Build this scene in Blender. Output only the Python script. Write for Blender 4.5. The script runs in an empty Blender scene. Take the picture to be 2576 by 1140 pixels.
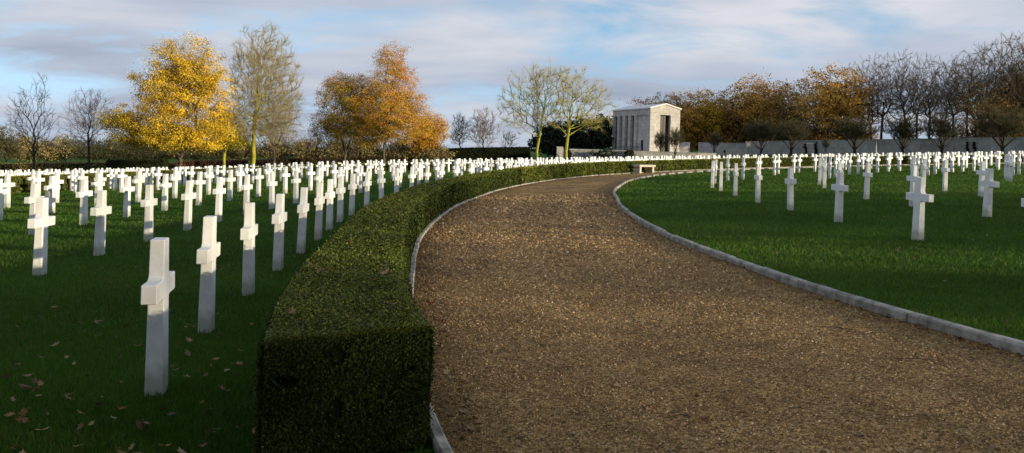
import bpy, math, random
import numpy as np
from mathutils import Vector, Matrix

rng = np.random.default_rng(7)
random.seed(7)
scene = bpy.context.scene
COL = scene.collection

# ------------------------------------------------------------------ camera frame
W, F, YC, ROLL, H = 2576.0, 2000.0, 374.0, 0.031, 1.55
SLOPE = 0.0452
CR, SR = math.cos(ROLL), math.sin(ROLL)
ZC = H*CR + SLOPE*0.048
SUN_AZ = math.radians(118)          # clockwise from +Y: behind the camera, to the right
SUN_EL = math.radians(8.4)

def sstep(a, b, v):
    t = np.clip((np.asarray(v, float)-a)/(b-a), 0, 1)
    return t*t*(3-2*t)

def ter(x, y):
    x = np.asarray(x, float); y = np.asarray(y, float)
    d = 1.25*sstep(40, 135, y) + 0.4*sstep(-15, -60, x)*sstep(30, 120, y) + .3*sstep(-8, -25, x)*sstep(24, 45, y)
    return SLOPE*x - d

def at(px, py, d):
    """world point seen at photo position (2576 px wide) at distance d along the view axis"""
    X = (px-1288)/F*d; U = -(py-YC)/F*d
    return Vector((X*CR-U*SR, d, ZC + X*SR + U*CR))

CX, CY = 42.54, 19.0                   # centre of the circular lawn
def pol(R, phi):
    return CX-R*np.cos(phi), CY+R*np.sin(phi)
def topol(x, y):
    return np.hypot(x-CX, y-CY), np.arctan2(y-CY, CX-x)
PO = ([-1.3, -.334, -.217, -.036, .137, .324, .482, .6, .8, 2.6], [45.8, 45.4, 44.65, 44.1, 43.95, 44.4, 44.9, 45.1, 45.0, 45.0])
PI_ = ([-1.3, -.33, -.27, -.216, -.132, -.06, .015, .114, .197, .314, .418, .576, .725, 2.6], [41.5, 41.05, 40.85, 40.55, 40.25, 39.97, 39.8, 39.66, 39.87, 40.17, 40.8, 41.7, 42.3, 42.3])
def smooth_interp(tab):
    xs = np.linspace(-1.3, 2.6, 1561); v = np.interp(xs, *tab)
    k = np.exp(-np.linspace(-2, 2, 61)**2); k /= k.sum()
    vp = np.pad(v, 30, mode='edge'); v = np.convolve(vp, k, 'valid')
    return lambda p: np.interp(p, xs, v)
Rout = smooth_interp(PO); Rin = smooth_interp(PI_)

# ------------------------------------------------------------------ mesh helpers
class MB:
    def __init__(s): s.v = []; s.f = []; s.c = []; s.n = 0
    def add(s, verts, faces, col=None):
        verts = np.asarray(verts, float).reshape(-1, 3)
        s.v.append(verts)
        for f in faces: s.f.append([i+s.n for i in f])
        if col is not None: s.c.append(np.tile(np.asarray(col, float)[:3], (len(verts), 1)))
        s.n += len(verts)
    def box(s, x0, x1, y0, y1, z0, z1):
        s.add([(x0,y0,z0),(x1,y0,z0),(x1,y1,z0),(x0,y1,z0),(x0,y0,z1),(x1,y0,z1),(x1,y1,z1),(x0,y1,z1)],
              [(0,3,2,1),(4,5,6,7),(0,1,5,4),(1,2,6,5),(2,3,7,6),(3,0,4,7)])
    def prism(s, base, z0, z1):
        n = len(base); b = np.array([(p[0], p[1], z0) for p in base]); t = np.array([(p[0], p[1], z1) for p in base])
        s.add(np.vstack([b, t]), [tuple(range(n))[::-1], tuple(range(n, 2*n))]+[(i, (i+1) % n, n+(i+1) % n, n+i) for i in range(n)])
    def tube(s, p0, p1, r0, r1, k=8):
        p0 = Vector(p0); p1 = Vector(p1); d = (p1-p0).normalized(); a = d.orthogonal().normalized(); b = d.cross(a)
        vs = []
        for p, r in ((p0, r0), (p1, r1)):
            for i in range(k):
                t = 2*math.pi*i/k; vs.append(p+(a*math.cos(t)+b*math.sin(t))*r)
        s.add(vs, [(i, (i+1) % k, k+(i+1) % k, k+i) for i in range(k)]+[tuple(range(k))[::-1], tuple(range(k, 2*k))])
    def build(s, name, mat, parent=None, smooth=False, bevel=0):
        v = np.vstack(s.v) if s.v else np.zeros((0, 3))
        c = np.vstack(s.c) if s.c else None
        me = bpy.data.meshes.new(name); me.from_pydata(v.tolist(), [], s.f)
        if c is not None and len(c) == len(v): vcol(me, c)
        me.materials.append(mat); me.validate(); me.update()
        if smooth: me.shade_smooth()
        o = bpy.data.objects.new(name, me); COL.objects.link(o)
        if parent: o.parent = parent
        if bevel:
            m = o.modifiers.new('edge', 'BEVEL'); m.width = bevel; m.segments = 2; m.limit_method = 'ANGLE'
        return o

def vcol(me, c):
    a = me.color_attributes.new('col', 'FLOAT_COLOR', 'POINT')
    a.data.foreach_set('color', np.hstack([c, np.ones((len(c), 1))]).astype(np.float32).ravel())

def mesh_np(name, verts, faces, mat, cols=None, parent=None, smooth=False):
    """verts (N,3), faces (M,k) all with the same k"""
    verts = np.asarray(verts, np.float32); faces = np.asarray(faces, np.int32)
    me = bpy.data.meshes.new(name); k = faces.shape[1]
    me.vertices.add(len(verts)); me.vertices.foreach_set('co', verts.ravel())
    me.loops.add(faces.size); me.loops.foreach_set('vertex_index', faces.ravel())
    me.polygons.add(len(faces))
    me.polygons.foreach_set('loop_start', np.arange(0, faces.size, k, dtype=np.int32))
    me.polygons.foreach_set('loop_total', np.full(len(faces), k, np.int32))
    me.update(calc_edges=True)
    if cols is not None: vcol(me, np.asarray(cols, float))
    me.materials.append(mat)
    if smooth: me.shade_smooth()
    o = bpy.data.objects.new(name, me); COL.objects.link(o)
    if parent: o.parent = parent
    return o

def tag(o, label=None, cat=None, group=None, kind=None):
    if label: o['label'] = label
    if cat: o['category'] = cat
    if group: o['group'] = group
    if kind: o['kind'] = kind
    return o
def empty(name, loc, rz=0):
    o = bpy.data.objects.new(name, None); COL.objects.link(o); o.location = loc; o.rotation_euler.z = rz
    o.empty_display_size = .3
    return o
def copy_tree(o, parent=None):
    c = o.copy(); COL.objects.link(c)
    if parent: c.parent = parent
    for ch in list(o.children): copy_tree(ch, c)
    return c

# ------------------------------------------------------------------ materials
def mat(name, rough=.8, spec=.3):
    m = bpy.data.materials.new(name); m.use_nodes = True
    nt = m.node_tree; b = nt.nodes['Principled BSDF']
    b.inputs['Roughness'].default_value = rough; b.inputs['Specular IOR Level'].default_value = spec
    return m, nt, b
def N(nt, t, **kw):
    n = nt.nodes.new(t)
    for k, v in kw.items(): setattr(n, k, v)
    return n
def noise(nt, scale, detail=4, rough=.55, vec=None, dist=0):
    n = N(nt, 'ShaderNodeTexNoise'); n.inputs['Scale'].default_value = scale; n.inputs['Detail'].default_value = detail
    n.inputs['Roughness'].default_value = rough; n.inputs['Distortion'].default_value = dist
    if vec is not None: nt.links.new(vec, n.inputs['Vector'])
    return n
def ramp(nt, fac, stops):
    r = N(nt, 'ShaderNodeValToRGB'); e = r.color_ramp.elements
    while len(e) < len(stops): e.new(.5)
    for el, (p, c) in zip(e, stops): el.position = p; el.color = (*c, 1)
    nt.links.new(fac, r.inputs['Fac']); return r
def mixc(nt, a, b, fac, mode='MIX'):
    m = N(nt, 'ShaderNodeMix', data_type='RGBA', blend_type=mode)
    for sock, v in ((m.inputs[0], fac), (m.inputs[6], a), (m.inputs[7], b)):
        if hasattr(v, 'is_output'): nt.links.new(v, sock)
        elif isinstance(v, (int, float)): sock.default_value = v
        else: sock.default_value = (*v, 1)
    return m.outputs[2]
def bump(nt, b, height, strength, dist):
    n = N(nt, 'ShaderNodeBump'); n.inputs['Strength'].default_value = strength; n.inputs['Distance'].default_value = dist
    nt.links.new(height, n.inputs['Height']); nt.links.new(n.outputs[0], b.inputs['Normal']); return n
def objco(nt): return N(nt, 'ShaderNodeTexCoord').outputs['Object']

def noisy_mat(name, c0, c1, scale, rough=.8, spec=.2, bscale=None, bstr=.3, bdist=.01, mid=(.35, .65), fine=None):
    m, nt, b = mat(name, rough, spec); co = objco(nt)
    n = noise(nt, scale, 6, .6, co)
    r = ramp(nt, n.outputs[0], [(mid[0], c0), (mid[1], c1)])
    out = r.outputs[0]
    if fine:
        n3 = noise(nt, fine, 3, .6, co); r3 = ramp(nt, n3.outputs[0], [(.3, (.88, .88, .88)), (.7, (1.08, 1.08, 1.08))])
        out = mixc(nt, out, r3.outputs[0], 1.0, 'MULTIPLY')
    nt.links.new(out, b.inputs['Base Color'])
    if bscale:
        n2 = noise(nt, bscale, 5, .6, co); bump(nt, b, n2.outputs[0], bstr, bdist)
    return m

def leafy_mat(name, rough=.6, trans=.25, spec=.25):
    m, nt, b = mat(name, rough, spec)
    a = N(nt, 'ShaderNodeAttribute', attribute_name='col')
    nt.links.new(a.outputs['Color'], b.inputs['Base Color'])
    if trans:
        t = N(nt, 'ShaderNodeBsdfTranslucent'); nt.links.new(a.outputs['Color'], t.inputs[0])
        mx = N(nt, 'ShaderNodeMixShader'); mx.inputs[0].default_value = trans
        nt.links.new(b.outputs[0], mx.inputs[1]); nt.links.new(t.outputs[0], mx.inputs[2])
        nt.links.new(mx.outputs[0], nt.nodes['Material Output'].inputs['Surface'])
    return m

M_marble = noisy_mat('white_marble', (.74, .74, .73), (.84, .84, .83), 9, .55, .3, 260, .12, .002, fine=160)
M_kerb = noisy_mat('kerb_stone', (.17, .16, .13), (.44, .41, .36), 6, .85, .2, 90, .5, .008, fine=30)
M_lime = noisy_mat('pale_limestone', (.47, .435, .40), (.58, .545, .51), .9, .8, .2, 14, .2, .01)
M_ret = noisy_mat('terrace_stone', (.22, .22, .22), (.32, .31, .30), .7, .85, .2, 14, .2, .01)
M_wall = noisy_mat('grey_limestone', (.34, .34, .335), (.44, .435, .42), .7, .85, .2, 14, .2, .01)
M_white = noisy_mat('roof_slab', (.66, .65, .64), (.74, .73, .72), .6, .7, .2)
M_bronze = noisy_mat('dark_bronze', (.012, .007, .006), (.022, .014, .011), 1.2, .5, .4, 5, .4, .02)
M_dark = noisy_mat('dark_metal', (.012, .012, .013), (.025, .025, .027), 4, .5, .4)
M_greymetal = noisy_mat('grey_metal', (.16, .17, .18), (.23, .24, .25), 14, .5, .4)
M_darkgrey = noisy_mat('window_grille', (.05, .052, .06), (.08, .085, .095), 2, .5, .4)
M_bench = noisy_mat('bench_stone', (.38, .35, .29), (.50, .46, .39), 6, .8, .2, 60, .3, .006)
M_leaf = leafy_mat('tree_foliage', .6, .18)
M_hleaf = leafy_mat('box_leaf', .55, .15, .12)
M_blade = leafy_mat('grass_blade', .6, .4, .15)
M_peb = leafy_mat('gravel_stone', .85, 0, .2)
M_litter = leafy_mat('dead_leaf', .7, .12, .2)
def bark(name, c0, c1): return noisy_mat(name, c0, c1, 1.5, .9, .1, 9, .6, .05)
M_bark = bark('brown_bark', (.060, .045, .032), (.12, .095, .07))
M_barkdark = bark('dark_bark', (.028, .022, .018), (.055, .044, .036))
M_barkgreen = bark('mossy_bark', (.22, .21, .03), (.38, .36, .05))
M_twig = noisy_mat('bare_twig', (.17, .135, .08), (.28, .225, .14), .8, .85, .1)
M_twigdark = noisy_mat('dark_twig', (.042, .034, .026), (.075, .06, .045), .8, .9, .1)
M_twiggreen = noisy_mat('mossy_twig', (.33, .29, .095), (.47, .41, .14), .8, .85, .1)
M_twigtan = noisy_mat('tan_twig', (.27, .225, .11), (.40, .335, .17), .8, .85, .1)
M_twigolive = noisy_mat('olive_twig', (.06, .052, .028), (.09, .08, .045), .8, .9, .1)
M_twigbrown = noisy_mat('brown_twig', (.11, .078, .048), (.19, .135, .085), .8, .9, .1)
M_twigred = noisy_mat('reddish_twig', (.16, .11, .085), (.24, .17, .13), .8, .85, .1)
M_cloth = noisy_mat('dark_coat', (.010, .010, .014), (.018, .018, .024), 6, .9, .1)
M_jeans = noisy_mat('grey_trousers', (.07, .08, .10), (.10, .11, .13), 6, .9, .1)
M_skin = noisy_mat('skin', (.42, .26, .19), (.48, .30, .22), 6, .6, .3)

def blocks(m, bw, bh):
    nt = m.node_tree; b = nt.nodes['Principled BSDF']; src = b.inputs['Base Color'].links[0].from_socket
    sp_ = N(nt, 'ShaderNodeSeparateXYZ'); nt.links.new(objco(nt), sp_.inputs[0]); ad = N(nt, 'ShaderNodeMath', operation='ADD'); nt.links.new(sp_.outputs[0], ad.inputs[0]); nt.links.new(sp_.outputs[1], ad.inputs[1])
    cm = N(nt, 'ShaderNodeCombineXYZ'); nt.links.new(ad.outputs[0], cm.inputs[0]); nt.links.new(sp_.outputs[2], cm.inputs[1])
    br = N(nt, 'ShaderNodeTexBrick'); nt.links.new(cm.outputs[0], br.inputs['Vector']); br.inputs['Scale'].default_value = 1; br.inputs['Brick Width'].default_value = bw; br.inputs['Row Height'].default_value = bh
    br.inputs['Mortar Size'].default_value = .03; br.inputs['Color1'].default_value = (1, 1, 1, 1); br.inputs['Color2'].default_value = (.86, .86, .85, 1); br.inputs['Mortar'].default_value = (.62, .61, .60, 1)
    nt.links.new(mixc(nt, src, br.outputs[0], 1, 'MULTIPLY'), b.inputs['Base Color'])
    ns = noise(nt, .25, 6, .7, objco(nt), 1); ns.inputs['Scale'].default_value = .5
    src = b.inputs['Base Color'].links[0].from_socket
    nt.links.new(mixc(nt, src, ramp(nt, ns.outputs[0], [(.35, (.78, .77, .75)), (.6, (1.05, 1.05, 1.05))]).outputs[0], 1, 'MULTIPLY'), b.inputs['Base Color'])
blocks(M_lime, 1.6, .8); blocks(M_wall, 2.1, 1.2); blocks(M_ret, 1.8, .6)

# grass ground
def grass_mat():
    m, nt, b = mat('lawn', .9, .08); co = objco(nt)
    n1 = noise(nt, .35, 5, .6, co); n2 = noise(nt, 38, 3, .7, co); n3 = noise(nt, 4, 4, .6, co)
    c = ramp(nt, n1.outputs[0], [(.35, (.026, .088, .004)), (.65, (.040, .120, .005))]).outputs[0]
    c = mixc(nt, c, ramp(nt, n3.outputs[0], [(.3, (.7, .75, .6)), (.7, (1.3, 1.2, 1.4))]).outputs[0], 1, 'MULTIPLY')
    c = mixc(nt, c, ramp(nt, n2.outputs[0], [(.3, (.35, .4, .35)), (.72, (1.5, 1.45, 1.3))]).outputs[0], 1, 'MULTIPLY')
    n4 = noise(nt, 1.1, 6, .65, co, .6)
    c = mixc(nt, c, ramp(nt, n4.outputs[0], [(.32, (.72, .70, .8)), (.5, (1, 1, 1)), (.70, (1.35, 1.12, 1.2))]).outputs[0], 1, 'MULTIPLY')
    nt.links.new(c, b.inputs['Base Color'])
    ad = N(nt, 'ShaderNodeMath', operation='ADD'); nt.links.new(n2.outputs[0], ad.inputs[0]); nt.links.new(n3.outputs[0], ad.inputs[1])
    bump(nt, b, ad.outputs[0], 1.0, .07)
    return m
M_grass = grass_mat()
def gravel_mat():
    m, nt, b = mat('gravel_path', .9, .15); co = objco(nt)
    v = N(nt, 'ShaderNodeTexVoronoi'); v.inputs['Scale'].default_value = 62; nt.links.new(co, v.inputs['Vector'])
    v2 = N(nt, 'ShaderNodeTexVoronoi'); v2.inputs['Scale'].default_value = 24; nt.links.new(co, v2.inputs['Vector'])
    sep = N(nt, 'ShaderNodeSeparateColor'); nt.links.new(v.outputs['Color'], sep.inputs[0])
    c = ramp(nt, sep.outputs[0], [(0, (.09, .054, .025)), (.35, (.27, .163, .062)), (.7, (.46, .285, .105)), (1, (.57, .41, .20))]).outputs[0]
    n1 = noise(nt, .8, 5, .6, co); n2 = noise(nt, 5, 4, .6, co)
    c = mixc(nt, c, ramp(nt, n1.outputs[0], [(.35, (.72, .68, .62)), (.65, (1.15, 1.12, 1.05))]).outputs[0], 1, 'MULTIPLY')
    c = mixc(nt, c, ramp(nt, n2.outputs[0], [(.3, (.65, .62, .6)), (.7, (1.2, 1.2, 1.2))]).outputs[0], 1, 'MULTIPLY')
    at_ = N(nt, 'ShaderNodeAttribute', attribute_name='col'); c = mixc(nt, c, at_.outputs['Color'], 1, 'MULTIPLY')
    nt.links.new(c, b.inputs['Base Color'])
    ad = N(nt, 'ShaderNodeMath', operation='ADD'); nt.links.new(v.outputs['Distance'], ad.inputs[0]); nt.links.new(v2.outputs['Distance'], ad.inputs[1])
    ad2 = N(nt, 'ShaderNodeMath', operation='MULTIPLY_ADD'); nt.links.new(n2.outputs[0], ad2.inputs[0]); ad2.inputs[1].default_value = -.8; nt.links.new(ad.outputs[0], ad2.inputs[2])
    bp = bump(nt, b, ad2.outputs[0], 1.0, .022); bp.invert = True
    return m
M_gravel = gravel_mat()
M_hedge = noisy_mat('hedge_core', (.006, .010, .003), (.014, .022, .006), 30, .9, .05, 40, 1, .03)

# ------------------------------------------------------------------ ground
def axis(lo, hi, fine_lo, fine_hi, step, grow=1.18):
    a = list(np.arange(fine_lo, fine_hi+.01, step)); s = step
    while a[-1] < hi: s *= grow; a.append(a[-1]+s)
    s = step
    while a[0] > lo: s *= grow; a.insert(0, a[0]-s)
    return np.array(a)
gx = axis(-2600, 2600, -40, 70, 1.0); gy = axis(-300, 4200, -10, 150, 1.0)
GX, GY = np.meshgrid(gx, gy); GZ = ter(GX, GY)
nx, ny = len(gx), len(gy)
idx = np.arange(nx*ny).reshape(ny, nx)
q = np.stack([idx[:-1, :-1], idx[:-1, 1:], idx[1:, 1:], idx[1:, :-1]], -1).reshape(-1, 4)
ground = mesh_np('ground', np.stack([GX, GY, GZ], -1).reshape(-1, 3), q, M_grass, smooth=True)
tag(ground, kind='structure')

def ring_strip(name, ra, rb, phis, dz, m, cross=6):
    t = np.linspace(0, 1, cross+1)
    V = []
    for p in phis:
        R = ra(p)+(rb(p)-ra(p))*t; x, y = pol(R, p); V.append(np.stack([x, y, ter(x, y)+dz], -1))
    V = np.array(V); n, c = V.shape[:2]; ii = np.arange(n*c).reshape(n, c)
    f = np.stack([ii[:-1, :-1], ii[:-1, 1:], ii[1:, 1:], ii[1:, :-1]], -1).reshape(-1, 4)
    return mesh_np(name, V.reshape(-1, 3), f, m, smooth=True)
path = ring_strip('gravel_path', lambda p: Rout(p)+.03, lambda p: Rin(p)-.03, np.arange(-1.25, 2.3, .01), .012, M_gravel, 40)
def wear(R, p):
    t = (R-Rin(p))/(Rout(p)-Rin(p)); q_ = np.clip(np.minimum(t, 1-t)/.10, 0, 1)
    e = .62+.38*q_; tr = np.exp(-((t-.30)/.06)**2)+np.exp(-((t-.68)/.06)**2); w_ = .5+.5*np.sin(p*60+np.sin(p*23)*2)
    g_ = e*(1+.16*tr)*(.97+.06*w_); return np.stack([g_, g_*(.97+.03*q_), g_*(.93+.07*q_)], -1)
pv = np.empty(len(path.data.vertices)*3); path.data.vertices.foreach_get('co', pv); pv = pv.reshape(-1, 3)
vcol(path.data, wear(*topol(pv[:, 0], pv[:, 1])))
tag(path, kind='structure')

def kerb(name, Rf, sgn, w, h):
    """row of stone blocks; sgn +1 = outside of the path"""
    mb = MB(); p = -1.2
    while p < 2.2:
        L = random.uniform(.85, 1.05)/43; g = .004/43
        n = 5; ps = np.linspace(p+g, p+L-g, n); hh = h+random.uniform(-.008, .010); off = random.uniform(-.008, .008)
        ring = []
        for pp in ps:
            rr = Rf(pp)+off
            for dr, z in ((0, -.06), (0, hh-.016), (.014, hh), (w-.012, hh+.003), (w, hh-.012), (w, -.06)):
                R = rr+sgn*dr; x, y = pol(R, pp)
                ring.append((x, y, ter(x, y)+z+random.uniform(-.003, .003)))
        fs = []
        for i in range(n-1):
            for j in range(6):
                a, b_ = i*6+j, i*6+(j+1) % 6
                fs.append((a, b_, b_+6, a+6) if sgn > 0 else (a, a+6, b_+6, b_))
        fs += [(5, 4, 3, 2, 1, 0), tuple(range((n-1)*6, n*6))]
        mb.add(ring, fs); p += L
    return mb.build(name, M_kerb)
tag(kerb('kerb', Rin, -1, .085, .085), kind='structure')
tag(kerb('kerb', Rout, +1, .075, .05), kind='structure')

def vnoise(P, s, seed=0):
    P = P*s+seed*7.3
    return (np.sin(P[:, 0]*1.7+np.sin(P[:, 1]*2.3+1))*np.sin(P[:, 1]*1.9+np.sin(P[:, 2]*2.1))+np.sin(P[:, 2]*2.7+np.sin(P[:, 0]*1.3+2))*.6)/1.6

# ------------------------------------------------------------------ grass blades, gravel stones
def hedge_inner(p): return Rout(p)+.11
def hedge_outer(p): return Rout(p)+np.interp(p, [-.33, -.2, 0, .2], [.925, .90, .92, .92])
def on_lawn(x, y):
    R, p = topol(x, y)
    ok = (R < Rin(p)-.10) | (R > Rout(p)+.12)
    inh = (R > hedge_inner(p)+.05) & (R < hedge_outer(p)-.05) & (y > 3.95)
    return ok & ~inh
n = 420000
d = 3.0*(75/3.0)**rng.random(n); x = d*rng.uniform(-.78, .78, n); k = on_lawn(x, d); x = x[k]; y = d[k]; n = len(x)
d = y
hgt = rng.uniform(.025, .055, n)*(1+d/120); wd = .0035*np.maximum(1, d/5.5)*rng.uniform(.7, 1.4, n)
ang = rng.uniform(0, 2*np.pi, n); la = rng.uniform(0, 2*np.pi, n); lm = hgt*rng.uniform(.1, .9, n)
z = ter(x, y)
b0 = np.stack([x-np.cos(ang)*wd, y-np.sin(ang)*wd, z-.005], -1); b1 = np.stack([x+np.cos(ang)*wd, y+np.sin(ang)*wd, z-.005], -1)
tp = np.stack([x+np.cos(la)*lm, y+np.sin(la)*lm, z+hgt], -1)
V = np.stack([b0, b1, tp], 1).reshape(-1, 3)
patch = .5+.5*np.sin(x*.9+np.sin(y*.7)*2)*np.sin(y*.8+np.sin(x*.5)*2)
g = rng.random(n)[:, None]; pt = patch[:, None]
cb = np.array([.046, .108, .010])*(1-g)+np.array([.095, .178, .018])*g
p2 = vnoise(np.stack([x, y, x*0], -1), .55, 4)[:, None]; cb = cb*(.72+.5*pt)*np.hstack([1+.28*p2, 1+.12*p2, 1+.3*p2]); dry = rng.random(n) < .06; cb[dry] = (.13, .12, .04)
c = np.repeat(cb, 3, 0)
o = mesh_np('grass', V, np.arange(3*n).reshape(-1, 3), M_blade, c); tag(o, 'short mown green grass of the lawns', 'grass', kind='stuff')

n = 230000
d = 3.0*(26/3.0)**rng.random(n); x = d*rng.uniform(-.78, .78, n); R, p = topol(x, d)
k = (R > Rin(p)+.01) & (R < Rout(p)-.01); x = x[k]; y = d[k]; n = len(x)
s = rng.uniform(.0036, .0105, n)*np.maximum(1, y/5); a0 = rng.uniform(0, 6.28, n); z = ter(x, y)+.012
V = []
for j in range(4):
    a = a0+j*np.pi/2+rng.uniform(-.4, .4, n); rr = s*rng.uniform(.7, 1.3, n)
    V.append(np.stack([x+np.cos(a)*rr, y+np.sin(a)*rr, z-.002], -1))
V.append(np.stack([x+rng.uniform(-.3, .3, n)*s, y+rng.uniform(-.3, .3, n)*s, z+s*rng.uniform(.5, 1.1, n)], -1))
V = np.stack(V, 1); base = np.arange(n)[:, None]*5
Fc = np.concatenate([base+np.array(t) for t in ((0, 1, 4), (1, 2, 4), (2, 3, 4), (3, 0, 4))], 0)
pal = np.array([(.20, .13, .06), (.30, .20, .09), (.13, .085, .045), (.36, .28, .17), (.09, .07, .05), (.24, .17, .10), (.42, .36, .27)])
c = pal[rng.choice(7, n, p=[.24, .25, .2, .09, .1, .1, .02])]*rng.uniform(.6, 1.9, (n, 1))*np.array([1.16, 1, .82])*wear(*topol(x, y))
o = mesh_np('gravel', V.reshape(-1, 3), Fc, M_peb, np.repeat(c, 5, 0)); tag(o, 'loose brown gravel stones on the path', 'gravel', kind='stuff')

# ------------------------------------------------------------------ hedges
def hedge(name, ra, rb, p0, p1, h, label, leaf, count, step, wob=.02, tint=((.014, .024, .004), (.062, .086, .014)), near=None, seed=1, group=None, zoff=0):
    """clipped hedge following an arc; a root Empty with a woody core and a leafy surface"""
    pm = (p0+p1)/2; rx, ry = pol((ra(pm)+rb(pm))/2, pm)
    root = empty(name, (rx, ry, float(ter(rx, ry)))); off = np.array([rx, ry, float(ter(rx, ry))])
    ps = np.arange(p0, p1+step*.5, step); ps[-1] = p1
    prof_t = np.array([0, 0, 0, .0, .04, .35, .65, .96, 1, 1, 1, 1]); prof_z = np.array([-.05, .3*h, .7*h, .95*h, h, h, h, h, .95*h, .7*h, .3*h, -.05])
    V = []
    for p in ps:
        R = ra(p)+(rb(p)-ra(p))*prof_t; x, y = pol(R, p); V.append(np.stack([x, y, ter(x, y)+prof_z], -1))
    V = np.array(V); n, c = V.shape[:2]
    P = V.reshape(-1, 3); nrm = vnoise(P, 1.6, seed)*wob+vnoise(P, 5, seed+1)*wob*.5
    cen = np.array([np.array(pol((ra(p)+rb(p))/2, p)) for p in ps]); cen3 = np.repeat(np.concatenate([cen, (ter(cen[:, 0], cen[:, 1])+h*.5)[:, None]], 1), c, 0)
    dv = P-cen3; dv /= np.linalg.norm(dv, axis=1)[:, None]+1e-6
    core = P+dv*(nrm[:, None]-.02)
    ii = np.arange(n*c).reshape(n, c)
    f = np.stack([ii[:-1, :-1], ii[1:, :-1], ii[1:, 1:], ii[:-1, 1:]], -1).reshape(-1, 4)
    mb = MB(); mb.add(core-off, f.tolist()+[tuple(ii[0]), tuple(ii[-1][::-1])])
    mb.build('stems', M_hedge, root, True)
    # leaves
    u = rng.random(count)
    if near: u = near(u)
    p = p0+(p1-p0)*u
    w = float(rb(pm)-ra(pm)); per = np.array([h, w, h]); side = rng.choice(3, count, p=per/per.sum())
    t = rng.random(count); zz = rng.random(count)
    cap = rng.random(count) < near_cap(name, near)
    tt = np.where(side == 0, 0, np.where(side == 2, 1, t)); z = np.where(side == 1, h, zz*h)
    nR = np.where(side == 0, -1.0, np.where(side == 2, 1.0, 0.0)); nz = np.where(side == 1, 1.0, 0.0); nT = np.zeros(count)
    p = np.where(cap, np.where(rng.random(count) < .93, p0, p1), p); nT = np.where(cap, np.where(p == p0, -1.0, 1.0), 0)
    tt = np.where(cap, t, tt); z = np.where(cap, zz*h, z); nR = np.where(cap, 0, nR); nz = np.where(cap, 0, nz)
    ra_, rb_ = ra(p), rb(p); R = ra_+(rb_-ra_)*tt; x, y = pol(R, p)
    nrm = np.stack([-np.cos(p)*nR+np.sin(p)*nT, np.sin(p)*nR+np.cos(p)*nT, nz], -1)
    P = np.stack([x, y, ter(x, y)+z], -1)
    dsp = vnoise(P, 1.6, seed)*wob+vnoise(P, 5, seed+1)*wob*.5+rng.normal(0, .012, count)+.004+np.where(rng.random(count) < .012, rng.uniform(.01, .05, count), 0)
    holes = (vnoise(P, 9, seed+3)+.5*vnoise(P, 21, seed+4) > .62)
    P = P+nrm*(dsp-np.where(holes, .035, 0))[:, None]
    dist = np.hypot(P[:, 0], P[:, 1]); sz = leaf*np.maximum(1, dist/5.0)*rng.uniform(.6, 1.3, count)
    sz = np.minimum(sz, .10)
    nn = nrm*.8+rng.normal(0, .55, (count, 3)); nn /= np.linalg.norm(nn, axis=1)[:, None]
    rv = rng.normal(0, 1, (count, 3)); e1 = np.cross(nn, rv); e1 /= np.linalg.norm(e1, axis=1)[:, None]; e2 = np.cross(nn, e1)
    a, b_ = e1*sz[:, None], e2*(sz*.55)[:, None]
    Vv = np.stack([P-a, P-b_, P+a, P+b_], 1).reshape(-1, 3)-off
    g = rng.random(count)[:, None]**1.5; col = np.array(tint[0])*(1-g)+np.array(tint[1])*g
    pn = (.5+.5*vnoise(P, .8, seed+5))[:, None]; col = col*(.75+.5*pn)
    col = col*np.where(cap, .85, np.where(side == 1, 2.2, 1.15))[:, None]*np.where((side == 1) & ~cap, 1, 1)[:, None]  # sun and shade put into leaf colour: lighter warmer top, darker end
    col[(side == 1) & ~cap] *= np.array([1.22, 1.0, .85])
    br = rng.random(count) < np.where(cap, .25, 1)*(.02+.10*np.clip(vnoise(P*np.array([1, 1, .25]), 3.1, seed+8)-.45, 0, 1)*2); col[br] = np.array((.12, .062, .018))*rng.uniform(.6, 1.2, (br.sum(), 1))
    yl = rng.random(count) < np.where(cap, .015, .05); col[yl] = np.array((.075, .095, .018))
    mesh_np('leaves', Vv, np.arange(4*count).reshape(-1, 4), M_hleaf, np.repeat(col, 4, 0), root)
    tag(root, label, 'hedge', group)
    return root
def near_cap(name, near): return .16 if near else .01

p_end = topol(-.95, 3.95)[1]
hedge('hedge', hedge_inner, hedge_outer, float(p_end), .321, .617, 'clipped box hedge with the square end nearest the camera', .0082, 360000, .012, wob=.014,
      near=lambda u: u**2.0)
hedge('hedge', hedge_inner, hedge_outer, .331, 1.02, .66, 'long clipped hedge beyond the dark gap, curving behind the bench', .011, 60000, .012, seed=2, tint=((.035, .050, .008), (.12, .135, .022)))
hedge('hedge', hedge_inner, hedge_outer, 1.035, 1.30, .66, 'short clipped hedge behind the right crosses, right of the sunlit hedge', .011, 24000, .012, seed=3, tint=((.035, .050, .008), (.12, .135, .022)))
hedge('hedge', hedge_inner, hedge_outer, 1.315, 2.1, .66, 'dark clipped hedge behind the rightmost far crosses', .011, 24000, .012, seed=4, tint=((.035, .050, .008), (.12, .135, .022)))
def r2(p): return np.interp(p, [.2, .3, .62, .8, 3], [66.2, 67.5, 74.2, 74.6, 74.6])
h2 = [(.10, .305), (.309, .40), (.403, .545), (.55, .66), (.664, .80), (.805, .98)]
h2lab = ['dark clipped hedge at the left edge behind the cross rows', 'short hedge block behind the left crosses, next to the dark left hedge', 'brownish hedge block between the left cross rows and far crosses',
         'sunlit yellow-green hedge block behind the left-centre crosses', 'low sunlit hedge block among crosses below the tall bare tree', 'sunlit hedge block among far crosses below the red-topped maples']
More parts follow.
